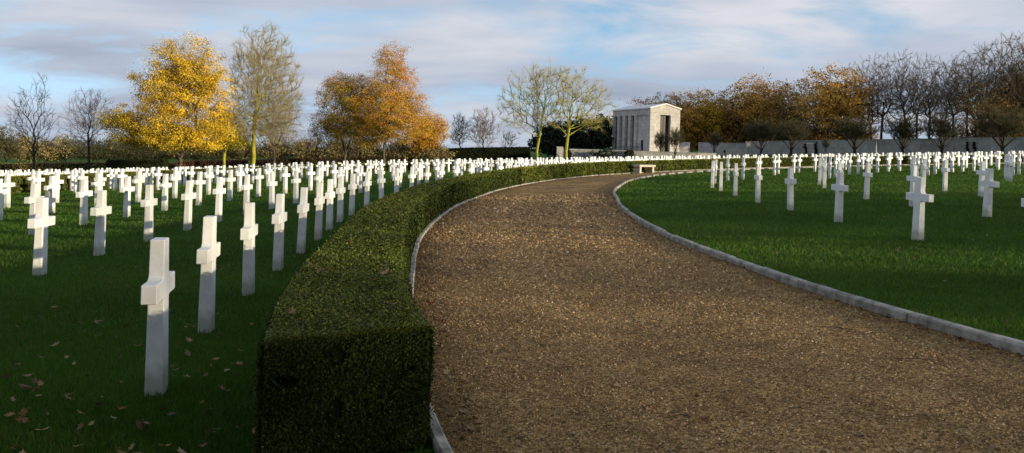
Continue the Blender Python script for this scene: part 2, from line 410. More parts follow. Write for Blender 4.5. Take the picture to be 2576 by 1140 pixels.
for i, (a, b) in enumerate(h2):
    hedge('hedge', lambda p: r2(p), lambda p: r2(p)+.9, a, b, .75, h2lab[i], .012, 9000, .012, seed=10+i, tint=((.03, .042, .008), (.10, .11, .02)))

# ------------------------------------------------------------------ crosses
def cross_mesh():
    hw0, hw1 = .080, .068       # shaft half width (along the arms), bottom / top
    az0, az1 = .625, .745; AL = .262
    f, g = .045, .018
    def w(z): return hw0+(hw1-hw0)*z
    half = [(w(-.06), -.06), (w(az0-g), az0-g), (w(az0)+g*.3, az0-g*.3), (w(az0)+g, az0), (AL, az0), (AL, az1)]
    for k in range(5):
        t = k/4*math.pi/2; half.append((w(az1)+f-f*math.sin(t), az1+f-f*math.cos(t)))
    half.append((w(1), 1.0))
    prof = half+[(-a, z) for a, z in half[::-1]]
    n = len(prof)
    vs = [(a, -(.056-.012*z), z) for a, z in prof]+[(a, .056-.012*z, z) for a, z in prof]
    me = bpy.data.meshes.new('memorial_cross')
    import bmesh
    bm = bmesh.new(); bv = [bm.verts.new(v) for v in vs]
    bm.faces.new(bv[:n]); bm.faces.new(bv[n:][::-1])
    for i in range(n): bm.faces.new((bv[i], bv[n+i], bv[n+(i+1) % n], bv[(i+1) % n]))
    bmesh.ops.recalc_face_normals(bm, faces=bm.faces)
    bmesh.ops.bevel(bm, geom=[e for e in bm.edges if len(e.link_faces) == 2 and e.calc_face_angle(0) > .6], offset=.005, segments=1, affect='EDGES')
    bmesh.ops.triangulate(bm, faces=[fc for fc in bm.faces if len(fc.verts) > 4])
    bm.to_mesh(me); bm.free(); me.materials.append(M_marble); return me
def stain():
    nt = M_marble.node_tree; b = nt.nodes['Principled BSDF']; src = b.inputs['Base Color'].links[0].from_socket
    sp_ = N(nt, 'ShaderNodeSeparateXYZ'); nt.links.new(objco(nt), sp_.inputs[0]); oi = N(nt, 'ShaderNodeObjectInfo')
    n_ = noise(nt, 16, 4, .6, objco(nt)); ad = N(nt, 'ShaderNodeMath', operation='MULTIPLY_ADD'); nt.links.new(n_.outputs[0], ad.inputs[0]); ad.inputs[1].default_value = -.22; nt.links.new(sp_.outputs[2], ad.inputs[2])
    r = ramp(nt, ad.outputs[0], [(.0, (.50, .52, .42)), (.10, (1, 1, 1))]); out = mixc(nt, src, r.outputs[0], .8, 'MULTIPLY')
    r2_ = ramp(nt, oi.outputs['Random'], [(0, (.9, .9, .88)), (1, (1, 1, 1))]); out = mixc(nt, out, r2_.outputs[0], 1, 'MULTIPLY')
    nt.links.new(out, b.inputs['Base Color'])
M_marble_far = M_marble.copy(); M_marble_far.name = 'far_marble'
stain()
CROSS = cross_mesh()
rows = []   # (row key, R, phi)
fieldL = [(46.35, -.2995, .0378), (49.1, -.177, .0385), (51.95, -.067, .0385), (54.75, .0, .0385)]
for j in range(4, 11): fieldL.append((54.75+2.85*(j-3), .03+.011*(j % 3), .0385*54.75/(54.75+1.2*(j-3))))
crs = []
for j, (R, p0, st) in enumerate(fieldL):
    p = p0
    while p < 1.9:
        Rr = R+(np.interp(p, [-.3, -.262, -.223, -.184, -.14, -.1, 0], [.54, .39, .17, 0, -.15, -.2, 0]) if j == 0 else .3*float(sstep(-.05, -.2, p)) if j == 1 else 0)
        if not (R > r2(p)-1.0): crs.append(('L', j, float(Rr), p))
        p += st
R1 = [(36.25, -.222+.0, .0775), (32.8, -.079, .087), (29.45, -.07, .094), (26.1, .02, .105), (22.8, -.05, .12), (19.4, 0, .14)]
for j, (R, p0, st) in enumerate(R1):
    ps = [-.224, -.174, -.091, -.0056, .064, .150, .225, .285, .367]+[.367+.0775*k for k in range(1, 30)] if j == 0 else [p0+st*k for k in range(0, 40)]
    for p in ps:
        Rr = R+(float(np.interp(p, [-.224, -.174, -.091, 0, .07, .15, .225, .285, .367, .5], [-.11, .34, -.05, -.35, -.25, -.19, .05, .35, .5, .3])) if j == 0 else 0)
        if p < 2.2: crs.append(('R', j, Rr, p))
        if .42 < p < 2.2: crs.append(('R', j, R, p+.5*(st if j else .0775)))
R = 77.8; j = 0
while R < 190:
    st = 2.25/R; p = .25+rng.random()*st
    while p < 1.75:
        x, y = pol(R, p)
        if y < 138-.06*abs(x+10) and y > 30 and not (abs((p*R) % 23.0-11) < .8): crs.append(('F', j, R, p))
        p += st
    R += 2.9; j += 1
trees_clear = []
inst = []
for fld, j, R, p in crs:
    x, y = pol(R, p); x = float(x); y = float(y)
    if y < 3 or abs(x/y) > .78: continue
    if y > 66 and x > .19*y and fld != 'L' and y > 112: continue
    pxx = 1288+F*x/y
    inst.append(dict(f=fld, j=j, R=R, p=p, x=x, y=y, px=pxx, vis=-20 < pxx < 2596))
inst.sort(key=lambda c: (not c['vis'], c['y']))
ORD = ['first', 'second', 'third', 'fourth', 'fifth', 'sixth', 'seventh', 'eighth', 'ninth', 'tenth', 'eleventh', 'twelfth', 'thirteenth', 'fourteenth', 'fifteenth', 'sixteenth',
       'seventeenth', 'eighteenth', 'nineteenth', 'twentieth']
TENS = ['', '', 'twenty', 'thirty', 'forty', 'fifty', 'sixty']
def ordw(i):
    if i < 20: return ORD[i]
    if (i+1) % 10 == 0: return {30: 'thirtieth', 40: 'fortieth', 50: 'fiftieth', 60: 'sixtieth'}[i+1]
    return TENS[(i+1)//10]+'-'+ORD[(i+1) % 10-1]
singles = [c for c in inst if c['f'] != 'F'][:300]
sid = set(id(c) for c in singles)
cnt = {}
for c in sorted(singles, key=lambda c: c['p']):
    k = (c['f'], c['j']); i = cnt.get(k, 0); cnt[k] = i+1
    o = bpy.data.objects.new('memorial_cross', CROSS); COL.objects.link(o)
    o.location = (c['x'], c['y'], float(ter(c['x'], c['y'])))
    tx, ty = math.sin(c['p']), math.cos(c['p'])
    o.rotation_euler = (random.gauss(0, .011), random.gauss(0, .011), math.atan2(ty, tx)-((.04+.05*min(1, max(0, -c['p']/.25))) if c['f'] == 'L' else 0)+random.gauss(0, .012))
    side = 'left of' if c['f'] == 'L' else 'right of'
    if c['f'] == 'L':
        lab = 'white marble cross, %s from the camera in the %s row left of the hedge' % (ordw(i), ordw(c['j']))
        if (c['j'], i) == (0, 0): lab = 'largest white marble cross, nearest the camera, beside the hedge end'
        grp = 'crosses in curved rows left of the hedge'
    else:
        lab = 'white marble cross, %s from the camera in the %s row right of the path' % (ordw(i), ordw(c['j']))
        grp = 'crosses in curved rows right of the path'
    tag(o, lab, 'cross', grp)
rest = [c for c in inst if id(c) not in sid]
cv = np.array([v.co for v in CROSS.vertices]); polys = [list(pl.vertices) for pl in CROSS.polygons]
mb = MB()
for c in rest:
    a = math.atan2(math.cos(c['p']), math.sin(c['p'])); ca, sa = math.cos(a), math.sin(a)
    v = np.stack([cv[:, 0]*ca-cv[:, 1]*sa+c['x'], cv[:, 0]*sa+cv[:, 1]*ca+c['y'], cv[:, 2]+float(ter(c['x'], c['y']))], -1)
    mb.add(v, polys)
o = mb.build('memorial_crosses', M_marble_far); tag(o, 'white marble crosses massed in far rows below the trees', 'crosses', kind='stuff')

# ------------------------------------------------------------------ trees
def lobes_local(lobes, base, d):
    """photo-space lobes (px, py, rx, ry[, depth shift]) -> local ellipsoids in metres"""
    out = []
    for L in lobes:
        cx, cy, rx, ry = L[:4]; dz = L[4] if len(L) > 4 else 0
        c = at(cx, cy, d+dz)-base; s = d/F
        out.append((np.array(c), np.array([rx*s, max(rx, ry*.6)*s*.9, ry*s])))
    return out
def sample_lobes(L, n, power=.5):
    vol = np.array([l[1].prod() for l in L])**.8; w = rng.choice(len(L), n, p=vol/vol.sum())
    v = rng.normal(0, 1, (n, 3)); v /= np.linalg.norm(v, axis=1)[:, None]; v *= (rng.random(n)**power)[:, None]
    C = np.array([l[0] for l in L])[w]; S = np.array([l[1] for l in L])[w]
    return C+v*S
def skeleton(chain, pts, bf):
    P = np.vstack([chain, pts]); n0 = len(chain); n = len(P); par = np.full(n, -1)
    pl = np.zeros(n)
    for i in range(1, n0): par[i] = i-1; pl[i] = pl[i-1]+np.linalg.norm(P[i]-P[i-1])
    order = list(range(n0)); best = np.full(n, np.inf); bp = np.zeros(n, int); done = np.zeros(n, bool); done[:n0] = True
    dist = np.zeros(n)
    start = max(1, n0//2) if n0 > 2 else 0
    for j in range(start, n0):
        dd = np.linalg.norm(P-P[j], axis=1); c = dd+bf*pl[j]; m = c < best; best[m] = c[m]; bp[m] = j; dist[m] = dd[m]
    best[:n0] = np.inf
    for _ in range(n-n0):
        i = int(np.argmin(best)); par[i] = bp[i]; pl[i] = pl[bp[i]]+dist[i]; order.append(i); done[i] = True; best[i] = np.inf
        dd = np.linalg.norm(P-P[i], axis=1); c = dd+bf*pl[i]; m = (c < best) & ~done; best[m] = c[m]; bp[m] = i; dist[m] = dd[m]
    return P, par, order
def pipe(P, par, order, rt, ex):
    a = np.zeros(len(P)); ch = np.zeros(len(P), int)
    for i in order: 
        if par[i] >= 0: ch[par[i]] += 1
    for i in order[::-1]:
        if ch[i] == 0: a[i] += rt**ex
        if par[i] >= 0: a[par[i]] += a[i]
    return a**(1/ex), ch
def frustums(p0, p1, r0, r1, k):
    d = p1-p0; L = np.linalg.norm(d, axis=1)[:, None]+1e-9; d = d/L
    ref = np.where(np.abs(d[:, 2:3]) > .9, np.array([[1., 0, 0]]), np.array([[0, 0, 1.]]))
    a = np.cross(d, ref); a /= np.linalg.norm(a, axis=1)[:, None]; b = np.cross(d, a)
    n = len(p0); t = np.arange(k)*2*np.pi/k
    ring = a[:, None]*np.cos(t)[None, :, None]+b[:, None]*np.sin(t)[None, :, None]
    V = np.concatenate([p0[:, None]+ring*r0[:, None, None], p1[:, None]+ring*r1[:, None, None]], 1).reshape(-1, 3)
    i = np.arange(k); f = np.stack([i, k+i, k+(i+1) % k, (i+1) % k], -1)
    Fq = (np.arange(n)[:, None, None]*2*k+f[None]).reshape(-1, 4)
    return V, Fq
def join(parts):
    V = []; Fs = []; n = 0
    for v, f in parts: V.append(v); Fs.append(f+n); n += len(v)
    return np.vstack(V), np.vstack(Fs)
def woody(root, P, par, order, r, ch, mtrunk, mtwig, split=.07, twigs=4, twl=(.5, 1.3), tww=.014, up=.3, flare=1.35, crown_name='crown', jit=.0):
    e = np.array([i for i in range(len(P)) if par[i] >= 0]); pr = par[e]
    r0 = np.minimum(r[pr], r[e]*1.25); r1 = r[e]
    first = pr == 0; r0 = np.where(first, r[e]*flare, r0)
    big = r1 > split
    parts = [frustums(P[pr][big], P[e][big], r0[big], r1[big], 8)]
    v, f = join(parts); mesh_np('trunk', v, f, mtrunk, parent=root, smooth=True)
    sm = ~big
    parts = []
    if sm.any():
        # bend each fine branch once so that it does not read as a straight rod
        A, B = P[pr][sm], P[e][sm]; Ln = np.linalg.norm(B-A, axis=1)[:, None]
        Mi = (A+B)/2+rng.normal(0, .06, A.shape)*Ln
        rm = (r0[sm]+r1[sm])/2
        parts += [frustums(A, Mi, r0[sm], rm, 3), frustums(Mi, B, rm, r1[sm], 3)]
    if twigs:
        ti = e[r1 < split*.55]; ti = np.repeat(ti, twigs); m = len(ti)
        dirv = P[ti]-P[par[ti]]; dirv /= np.linalg.norm(dirv, axis=1)[:, None]+1e-9
        dirv = dirv+rng.normal(0, .42, (m, 3))+np.array([0, 0, up]); dirv /= np.linalg.norm(dirv, axis=1)[:, None]
        L = rng.uniform(*twl, m)[:, None]; t0 = rng.random(m)[:, None]
        A = P[par[ti]]*(1-t0)+P[ti]*t0; Mi = A+dirv*L*.5; B = Mi+(dirv+rng.normal(0, .25, (m, 3)))*L*.5
        w = np.full(m, tww)
        parts += [frustums(A, Mi, w, w*.75, 3), frustums(Mi, B, w*.75, w*.3, 3)]
    if parts:
        v, f = join(parts); mesh_np(crown_name, v, f, mtwig, parent=root)
def leaf_crown(root, L, n, size, cols, nclump, spread=.45, power=.42, colfn=None, extra=None, name='leaves'):
    C = sample_lobes(L, nclump, power)
    if extra is not None: C = np.vstack([C, extra])
    w = rng.integers(0, len(C), n); sp = spread*rng.uniform(.5, 1.3, len(C))
    P = C[w]+rng.normal(0, 1, (n, 3))*sp[w][:, None]*np.array([1.15, 1.15, .7])
    s = size*rng.uniform(.55, 1.35, n)
    ctr = P.mean(0); ow = P-ctr; ow /= np.linalg.norm(ow, axis=1)[:, None]+.01
    nn = rng.normal(0, .75, (n, 3))+ow*.9+np.array([0, 0, .2]); nn /= np.linalg.norm(nn, axis=1)[:, None]
    rv = rng.normal(0, 1, (n, 3)); e1 = np.cross(nn, rv); e1 /= np.linalg.norm(e1, axis=1)[:, None]; e2 = np.cross(nn, e1)
    a, b = e1*s[:, None], e2*(s*.7)[:, None]
    V = np.stack([P-a, P-b+a*.2, P+a, P+b+a*.2], 1).reshape(-1, 3)
    cols = np.array(cols); cl = rng.random((len(C), 1)); 
    mixv = np.clip(cl[w]*.85+rng.random((n, 1))*.3-.05, 0, .999)*(len(cols)-1); k0 = mixv.astype(int)[:, 0]; fr = mixv-k0[:, None]
    c = cols[k0]*(1-fr)+cols[np.minimum(k0+1, len(cols)-1)]*fr
    if colfn is not None: c = colfn(P, c)
    c = c*rng.uniform(.8, 1.2, (n, 1))
    return mesh_np(name, V, np.arange(4*n).reshape(-1, 4), M_leaf, np.repeat(c, 4, 0), root)

def trunk_chain(top, lean=(0, 0), n=5):
    t = np.linspace(0, 1, n)[:, None]
    c = t*np.array([lean[0], lean[1], top]); c[0, 2] = -.15
    c[1:-1, :2] += rng.normal(0, .05, (n-2, 2)); return c
def tree_root(name, px, d, label, group=None, cat='tree'):
    x = at(px, 0, d).x + 0
    g = float(ter(x, d))
    # the trunk foot is where the vertical line through px meets the ground
    for _ in range(3):
        U = g-ZC; x = (px-1288)/F*d + (-(U)*SR)
        g = float(ter(x, d))
    b = Vector((x, d, g)); r = empty(name, b); tag(r, label, cat, group); return r, b

def bare_tree(px, d, lobes, label, fork, n=900, bf=.55, mt=None, mw=None, rt=.016, ex=2.25, twigs=5, tww=.014, twl=(.5, 1.3), name='bare_tree', group=None, leader=None, split=.075, power=.55, scale_r=None):
    root, b = tree_root(name, px, d, label, group)
    L = lobes_local(lobes, b, d)
    ch0 = trunk_chain(fork)
    if leader is not None:
        tip = np.array(at(leader[0], leader[1], d)-b); t = np.linspace(.2, 1, 6)[:, None]
        ext = ch0[-1]*(1-t)+tip*t; ext[:, :2] += rng.normal(0, .12, (6, 2)); ch0 = np.vstack([ch0, ext])
    pts = sample_lobes(L, n, power); pts = pts[pts[:, 2] > fork*.7]
    P, par, order = skeleton(ch0, pts, bf); r, chn = pipe(P, par, order, rt, ex)
    if scale_r: r = np.where(r > .05, r*scale_r, r)
    woody(root, P, par, order, r, chn, mt or M_bark, mw or M_twig, split, twigs, twl, tww)
    return root
def leaf_tree(px, d, lobes, label, fork, cols, n=9000, size=.28, nclump=260, name='autumn_tree', mt=None, colfn=None, spread=.5, bf=.5, group=None, power=.42, rt=.03, nb=260, trunk_r=1.0):
    root, b = tree_root(name, px, d, label, group)
    L = lobes_local(lobes, b, d)
    pts = sample_lobes(L, nb, .7); pts = pts[pts[:, 2] > fork*.8]
    P, par, order = skeleton(trunk_chain(fork), pts, bf); r, chn = pipe(P, par, order, rt, 2.3)
    r = r*trunk_r
    woody(root, P, par, order, r, chn, mt or M_bark, mt or M_bark, .03, 0, crown_name='crown')
    tips = P[(chn == 0)]
    leaf_crown(root, L, n, size, cols, nclump, spread, power, colfn, extra=tips)
    return root

# --- left and centre group
YEL = [(.15, .13, .014), (.42, .28, .02), (.80, .52, .028), (.88, .60, .034)]
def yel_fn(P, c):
    g = np.clip((7.0-P[:, 2])/8+(-P[:, 0])/13+rng.normal(0, .2, len(P)), 0, 1)[:, None]  # darker green at lower left: shade of that side mixed into leaf colour
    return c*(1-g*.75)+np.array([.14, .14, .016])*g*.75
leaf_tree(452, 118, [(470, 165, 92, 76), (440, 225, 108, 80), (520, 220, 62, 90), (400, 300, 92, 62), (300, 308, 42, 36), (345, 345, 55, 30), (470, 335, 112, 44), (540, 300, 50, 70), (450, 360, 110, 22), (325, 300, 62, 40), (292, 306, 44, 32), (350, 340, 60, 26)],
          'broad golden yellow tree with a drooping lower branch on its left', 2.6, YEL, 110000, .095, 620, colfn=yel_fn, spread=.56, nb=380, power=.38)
leaf_tree(563, 129, [(566, 325, 46, 46), (590, 350, 34, 26)], 'small yellow-green tree between the golden tree and tall bare tree', 3.2,
          [(.20, .19, .016), (.40, .34, .024), (.52, .42, .03)], 20000, .10, 260, mt=M_barkgreen)
bare_tree(636, 128, [(660, 135, 78, 80), (668, 200, 95, 80), (660, 260, 112, 70), (600, 320, 100, 36), (700, 320, 66, 45)], 'tallest bare tree with mossy trunk, right of the golden tree', 5.2,
          n=1900, power=.42, mt=M_barkgreen, mw=M_twigtan, leader=(658, 80), twigs=11, rt=.018, tww=.012, bf=.5, twl=(.5, 1.6))
bare_tree(688, 140, [(690, 300, 52, 62), (722, 265, 42, 60), (660, 330, 50, 36)], 'smaller bare tree half hidden behind the tallest bare tree', 4.2, n=620, mt=M_bark, mw=M_twig)
MAPL = [(.17, .16, .02), (.36, .28, .03), (.54, .34, .034), (.60, .26, .04)]
MAP = [(.26, .20, .025), (.48, .31, .034), (.66, .34, .04), (.66, .26, .04)]
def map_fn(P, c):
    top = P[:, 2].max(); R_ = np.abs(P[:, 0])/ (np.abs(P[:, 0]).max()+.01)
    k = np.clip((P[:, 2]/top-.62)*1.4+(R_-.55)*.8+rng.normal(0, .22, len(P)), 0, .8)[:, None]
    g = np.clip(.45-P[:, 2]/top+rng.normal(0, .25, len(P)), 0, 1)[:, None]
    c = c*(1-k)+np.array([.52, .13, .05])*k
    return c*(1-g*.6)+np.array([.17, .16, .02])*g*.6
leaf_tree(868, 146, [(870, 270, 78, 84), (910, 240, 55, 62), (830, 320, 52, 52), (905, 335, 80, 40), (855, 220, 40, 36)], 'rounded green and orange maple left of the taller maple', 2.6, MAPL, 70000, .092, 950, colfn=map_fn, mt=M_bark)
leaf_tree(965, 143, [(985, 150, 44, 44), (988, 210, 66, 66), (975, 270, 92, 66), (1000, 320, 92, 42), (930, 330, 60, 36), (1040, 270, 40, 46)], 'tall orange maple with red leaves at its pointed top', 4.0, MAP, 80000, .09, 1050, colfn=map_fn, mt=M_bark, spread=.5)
leaf_tree(1092, 165, [(1085, 330, 46, 46), (1060, 350, 44, 34)], 'small bright orange tree right of the tall maple', 2.4, [(.30, .17, .018), (.56, .29, .025), (.66, .34, .03)], 24000, .11, 340)
bare_tree(83, 135, [(48, 270, 34, 52), (56, 320, 46, 46), (102, 240, 30, 62), (112, 310, 36, 56), (85, 350, 48, 26)], 'sparse forked bare tree nearest the left edge', 3.2, n=430, mt=M_barkdark, mw=M_twigred, twigs=5, tww=.011, rt=.02)
bare_tree(222, 145, [(226, 275, 62, 58), (224, 315, 74, 46)], 'bare tree with a round crown left of the golden tree', 3.4, n=560, mt=M_barkdark, mw=M_twigred, leader=(226, 240), twigs=5, tww=.011, rt=.018)
bare_tree(1350, 120, [(1330, 245, 82, 82), (1372, 200, 48, 64), (1290, 270, 42, 60), (1300, 310, 50, 30), (1390, 280, 50, 50)], 'lime-barked bare tree with wide open fork, left of its twin', 2.6,
          n=420, mt=M_barkgreen, mw=M_twiggreen, twigs=15, tww=.010, rt=.019, ex=2.2, split=.035, bf=.5, leader=(1374, 230))
bare_tree(1424, 118, [(1452, 245, 86, 72), (1498, 260, 56, 62), (1420, 215, 50, 52), (1400, 290, 46, 40), (1480, 310, 56, 26)], 'lime-barked bare tree nearer the memorial building', 2.9,
          n=500, mt=M_barkgreen, mw=M_twiggreen, twigs=15, tww=.010, rt=.019, ex=2.2, split=.035, bf=.5, leader=(1440, 240))
bare_tree(1352, 205, [(1349, 235, 14, 70), (1350, 290, 17, 60)], 'slim upright brown poplar behind the lime-barked trees', 4, n=420, mt=M_bark, mw=M_twigred, leader=(1350, 190), twigs=4, bf=.2, tww=.016)
bare_tree(1158, 190, [(1160, 318, 26, 38), (1152, 345, 24, 26)], 'dark bare tree just right of the small orange tree', 3, n=320, mt=M_barkdark, mw=M_twigdark, tww=.02)
bare_tree(1216, 192, [(1216, 310, 40, 42), (1214, 340, 46, 32)], 'broad dark bare tree in the gap left of the lime-barked trees', 3, n=560, mt=M_barkdark, mw=M_twigred, tww=.018)
bare_tree(1272, 185, [(1278, 352, 30, 22)], 'little dark bare tree against the pale sky gap', 1.6, n=120, mt=M_barkdark, mw=M_twigdark, tww=.014)
bare_tree(800, 172, [(800, 360, 34, 34)], 'small bare tree low between the tall bare tree and maples', 2, n=160, mt=M_barkdark, mw=M_twigdark)
bare_tree(715, 176, [(712, 350, 40, 40)], 'dark bare tree behind the right trunk of the bare pair', 2, n=260, mt=M_barkdark, mw=M_twigred)
EVG = [(.008, .014, .006), (.016, .026, .010), (.022, .034, .012)]
for px, L, lab in ((1395, [(1390, 345, 44, 40), (1380, 365, 50, 26)], 'dark evergreen tree behind the lime-barked tree trunks'),
                   (1455, [(1455, 335, 44, 42), (1455, 362, 46, 26)], 'dark evergreen tree between the lime-barked tree and memorial building'),
                   (1512, [(1512, 326, 36, 40), (1515, 358, 38, 26)], 'dark evergreen tree touching the left side of the memorial building')):
    leaf_tree(px, 200, L, lab, 2.0, EVG, 5000, .34, 170, name='evergreen_tree', mt=M_barkdark, group='dark evergreens left of the memorial building')
# scrub behind the far left rows
SCR = [(.30, .25, .085), (.42, .33, .12), (.36, .29, .10), (.48, .36, .14)]
scl = ['olive', 'brown', 'tawny', 'straw-coloured']
places = ['at the left edge of the photo', 'behind the forked bare tree', 'between the two left bare trees', 'left of the round bare tree', 'behind the round bare tree', 'right of the round bare tree',
          'under the drooping golden branch', 'left of the golden tree trunk', 'behind the golden tree trunk', 'right of the golden tree trunk', 'behind the small yellow-green tree', 'left of the tall mossy trunk',
          'right of the tall mossy trunk', 'left of the forked maple trunk', 'behind the forked maple trunk', 'between the maple trunks', 'right of the tall maple trunk', 'under the small orange tree']
for i, px in enumerate([6, 62, 120, 170, 235, 290, 345, 395, 455, 505, 555, 605, 690, 770, 850, 920, 1010, 1080]):
    d = 164+(i*37) % 19; top = [318, 330, 352, 340, 350, 346, 352, 355, 350, 352, 345, 340, 345, 350, 352, 352, 356, 362][i]
    ry = (398-top)/2
    root, b = tree_root('scrub_tree', px, d, '%s leafless scrub tree %s' % (scl[i % 4], places[i]), 'scrub beyond the far crosses')
    L = lobes_local([(px, 396-ry, 40, ry), (px+14, 400-ry*.6, 44, ry*.7), (px-18, 400-ry*.6, 40, ry*.6)], b, d)
    pts = sample_lobes(L, 150, .7); pts = pts[pts[:, 2] > .3]
    P, par, order = skeleton(trunk_chain(.8, n=3), pts, .35); r, chn = pipe(P, par, order, .02, 2.3)
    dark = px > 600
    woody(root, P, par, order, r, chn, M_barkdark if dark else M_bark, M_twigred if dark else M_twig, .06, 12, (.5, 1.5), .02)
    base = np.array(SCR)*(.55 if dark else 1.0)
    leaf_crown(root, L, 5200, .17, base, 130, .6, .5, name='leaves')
# field hedges on the far side
def strip_hedge(pxa, da, pxb, db, h, w, label, tint, n=5000, sz=.16):
    a = Vector((at(pxa, 0, da).x, da, 0)); b = Vector((at(pxb, 0, db).x, db, 0)); mid = (a+b)/2; g0 = float(ter(mid.x, mid.y))
    root = empty('field_hedge', (mid.x, mid.y, g0)); tag(root, label, 'hedge')
    dv = b-a; L = dv.length; dv.normalize(); nv = Vector((dv.y, -dv.x, 0)); V = []; m = 30
    for i in range(m+1):
        p = a+dv*L*i/m; z = float(ter(p.x, p.y))-g0
        for s, zz in ((-1, -.1), (-1, h*.93), (-.8, h*.98), (.8, h*.98), (1, h*.93), (1, -.1)):
            hz = zz*(1+.03*math.sin(i*1.7)) if zz > 0 else zz
            V.append((p.x+nv.x*s*w/2-mid.x, p.y+nv.y*s*w/2-mid.y, z+hz))
    f = [(i*6+j, i*6+j+1, i*6+j+7, i*6+j+6) for i in range(m) for j in range(5)]+[(0, 1, 2, 3, 4, 5), tuple(m*6+k for k in range(5, -1, -1))]
    mb = MB(); mb.add(V, f); mb.build('stems', M_hedge, root)
    t = rng.random(n); P = np.stack([a.x+dv.x*L*t, a.y+dv.y*L*t], -1); z = ter(P[:, 0], P[:, 1])-g0; u = rng.uniform(-.5, .5, n)
    topf = rng.random(n) < .4; s = np.where(topf, u, .5); zz = np.where(topf, h, rng.random(n)*h)
    C = np.stack([P[:, 0]+nv.x*s*w-mid.x, P[:, 1]+nv.y*s*w-mid.y, z+zz], -1)+rng.normal(0, .07, (n, 3))
    nn = rng.normal(0, 1, (n, 3)); nn /= np.linalg.norm(nn, axis=1)[:, None]; e1 = np.cross(nn, rng.normal(0, 1, (n, 3))); e1 /= np.linalg.norm(e1, axis=1)[:, None]; e2 = np.cross(nn, e1)
    ss = sz*rng.uniform(.6, 1.3, (n, 1)); Vv = np.stack([C-e1*ss, C-e2*ss*.7, C+e1*ss, C+e2*ss*.7], 1).reshape(-1, 3)
    c = np.array(tint)[rng.integers(0, len(tint), n)]*rng.uniform(.7, 1.3, (n, 1))
    mesh_np('leaves', Vv, np.arange(4*n).reshape(-1, 4), M_hleaf, np.repeat(c, 4, 0), root)
strip_hedge(-160, 146, 292, 150, 2.0, 2, 'strip of tall straw-coloured undergrowth at far left behind the crosses', [(.26, .21, .08), (.36, .28, .11), (.14, .13, .05)], 9000, .12)
strip_hedge(425, 152, 470, 152, 1.6, 1.5, 'short straw-coloured growth behind the golden tree trunk', [(.26, .21, .08), (.30, .24, .09)], 1500, .12)
strip_hedge(287, 146, 432, 146, 2.3, 2, 'dark flat-topped hedge left of the golden tree trunk', [(.022, .03, .010), (.04, .046, .016)], 5000)
strip_hedge(462, 150, 632, 150, 1.9, 2, 'reddish brown low hedge under the small yellow-green tree', [(.16, .07, .042), (.11, .055, .035)], 4000)
strip_hedge(645, 152, 1000, 156, 1.9, 2, 'brown shaded hedge behind the maple trunks', [(.10, .062, .035), (.06, .045, .022)], 6000)
strip_hedge(960, 178, 1345, 180, 3.0, 2, 'long dark hedge with level top under the pale sky gap', [(.008, .009, .006), (.016, .012, .009)], 8000)

# --- woods on the right, trees in front of the wall: a few prototypes copied
def proto_bare(name, h, w, n, mt, mw, fork, seedp, twigs=14, tww=.011, bf=.42, rt=.024, ex=2.2):
    root = empty(name, (0, 0, 0))
    L = [(np.array([0, 0, h*.62]), np.array([w*.5, w*.5, h*.36])), (np.array([w*.2, 0, h*.5]), np.array([w*.4, w*.4, h*.25])), (np.array([-w*.22, .1*w, h*.55]), np.array([w*.36, w*.36, h*.28]))]
    pts = sample_lobes(L, n, .55); pts = pts[pts[:, 2] > fork]
    P, par, order = skeleton(trunk_chain(fork, (rng.normal(0, .3), 0)), pts, bf); r, chn = pipe(P, par, order, rt, ex)
    woody(root, P, par, order, r, chn, mt, mw, .06, twigs, (.4, 1.15), tww, up=.12)
    return root, L, P, chn
def proto_leaf(name, h, w, cols, nl, size, nclump, keep=.5):
    root, L, P, chn = proto_bare(name, h, w, 300, M_barkdark, M_twigdark, h*.24, 0, 3)
    leaf_crown(root, L, nl, size, cols, nclump, .7, .45, extra=P[chn == 0][:int(nclump*keep)])
    return root
OAK = [(.22, .13, .03), (.52, .28, .045), (.72, .40, .06)]
OAKD = [(.13, .09, .035), (.28, .165, .05), (.42, .25, .07)]
GOLD = [(.34, .22, .022), (.54, .33, .03), (.64, .40, .04)]
def proto_low(name, h, w, cols, nl):
    root = empty(name, (0, 0, 0)); L = [(np.array([0, 0, h*.5]), np.array([w*.5, w*.5, h*.5])), (np.array([w*.3, 0, h*.35]), np.array([w*.4, w*.4, h*.34])), (np.array([-w*.3, 0, h*.35]), np.array([w*.4, w*.4, h*.34]))]
    pts = sample_lobes(L, 300, .7); pts = pts[pts[:, 2] > .6]
    P, par, order = skeleton(trunk_chain(1.4, n=4), pts, .5); r, chn = pipe(P, par, order, .02, 2.2)
    woody(root, P, par, order, r, chn, M_barkdark, M_twigdark, .07, 4, (.5, 1.2), .016)
    leaf_crown(root, L, nl, .24, cols, 260, .75, .45); return root
def proto_thin(name, h, w):
    root = empty(name, (0, 0, 0)); L = [(np.array([0, 0, h*.5]), np.array([w*.5, w*.5, h*.5]))]
    pts = sample_lobes(L, 260, .9); pts = pts[pts[:, 2] > .5]
    P, par, order = skeleton(trunk_chain(1.0, n=4), pts, .5); r, chn = pipe(P, par, order, .02, 2.2)
    woody(root, P, par, order, r, chn, M_barkdark, M_twigdark, .07, 7, (.4, 1.0), .012); return root
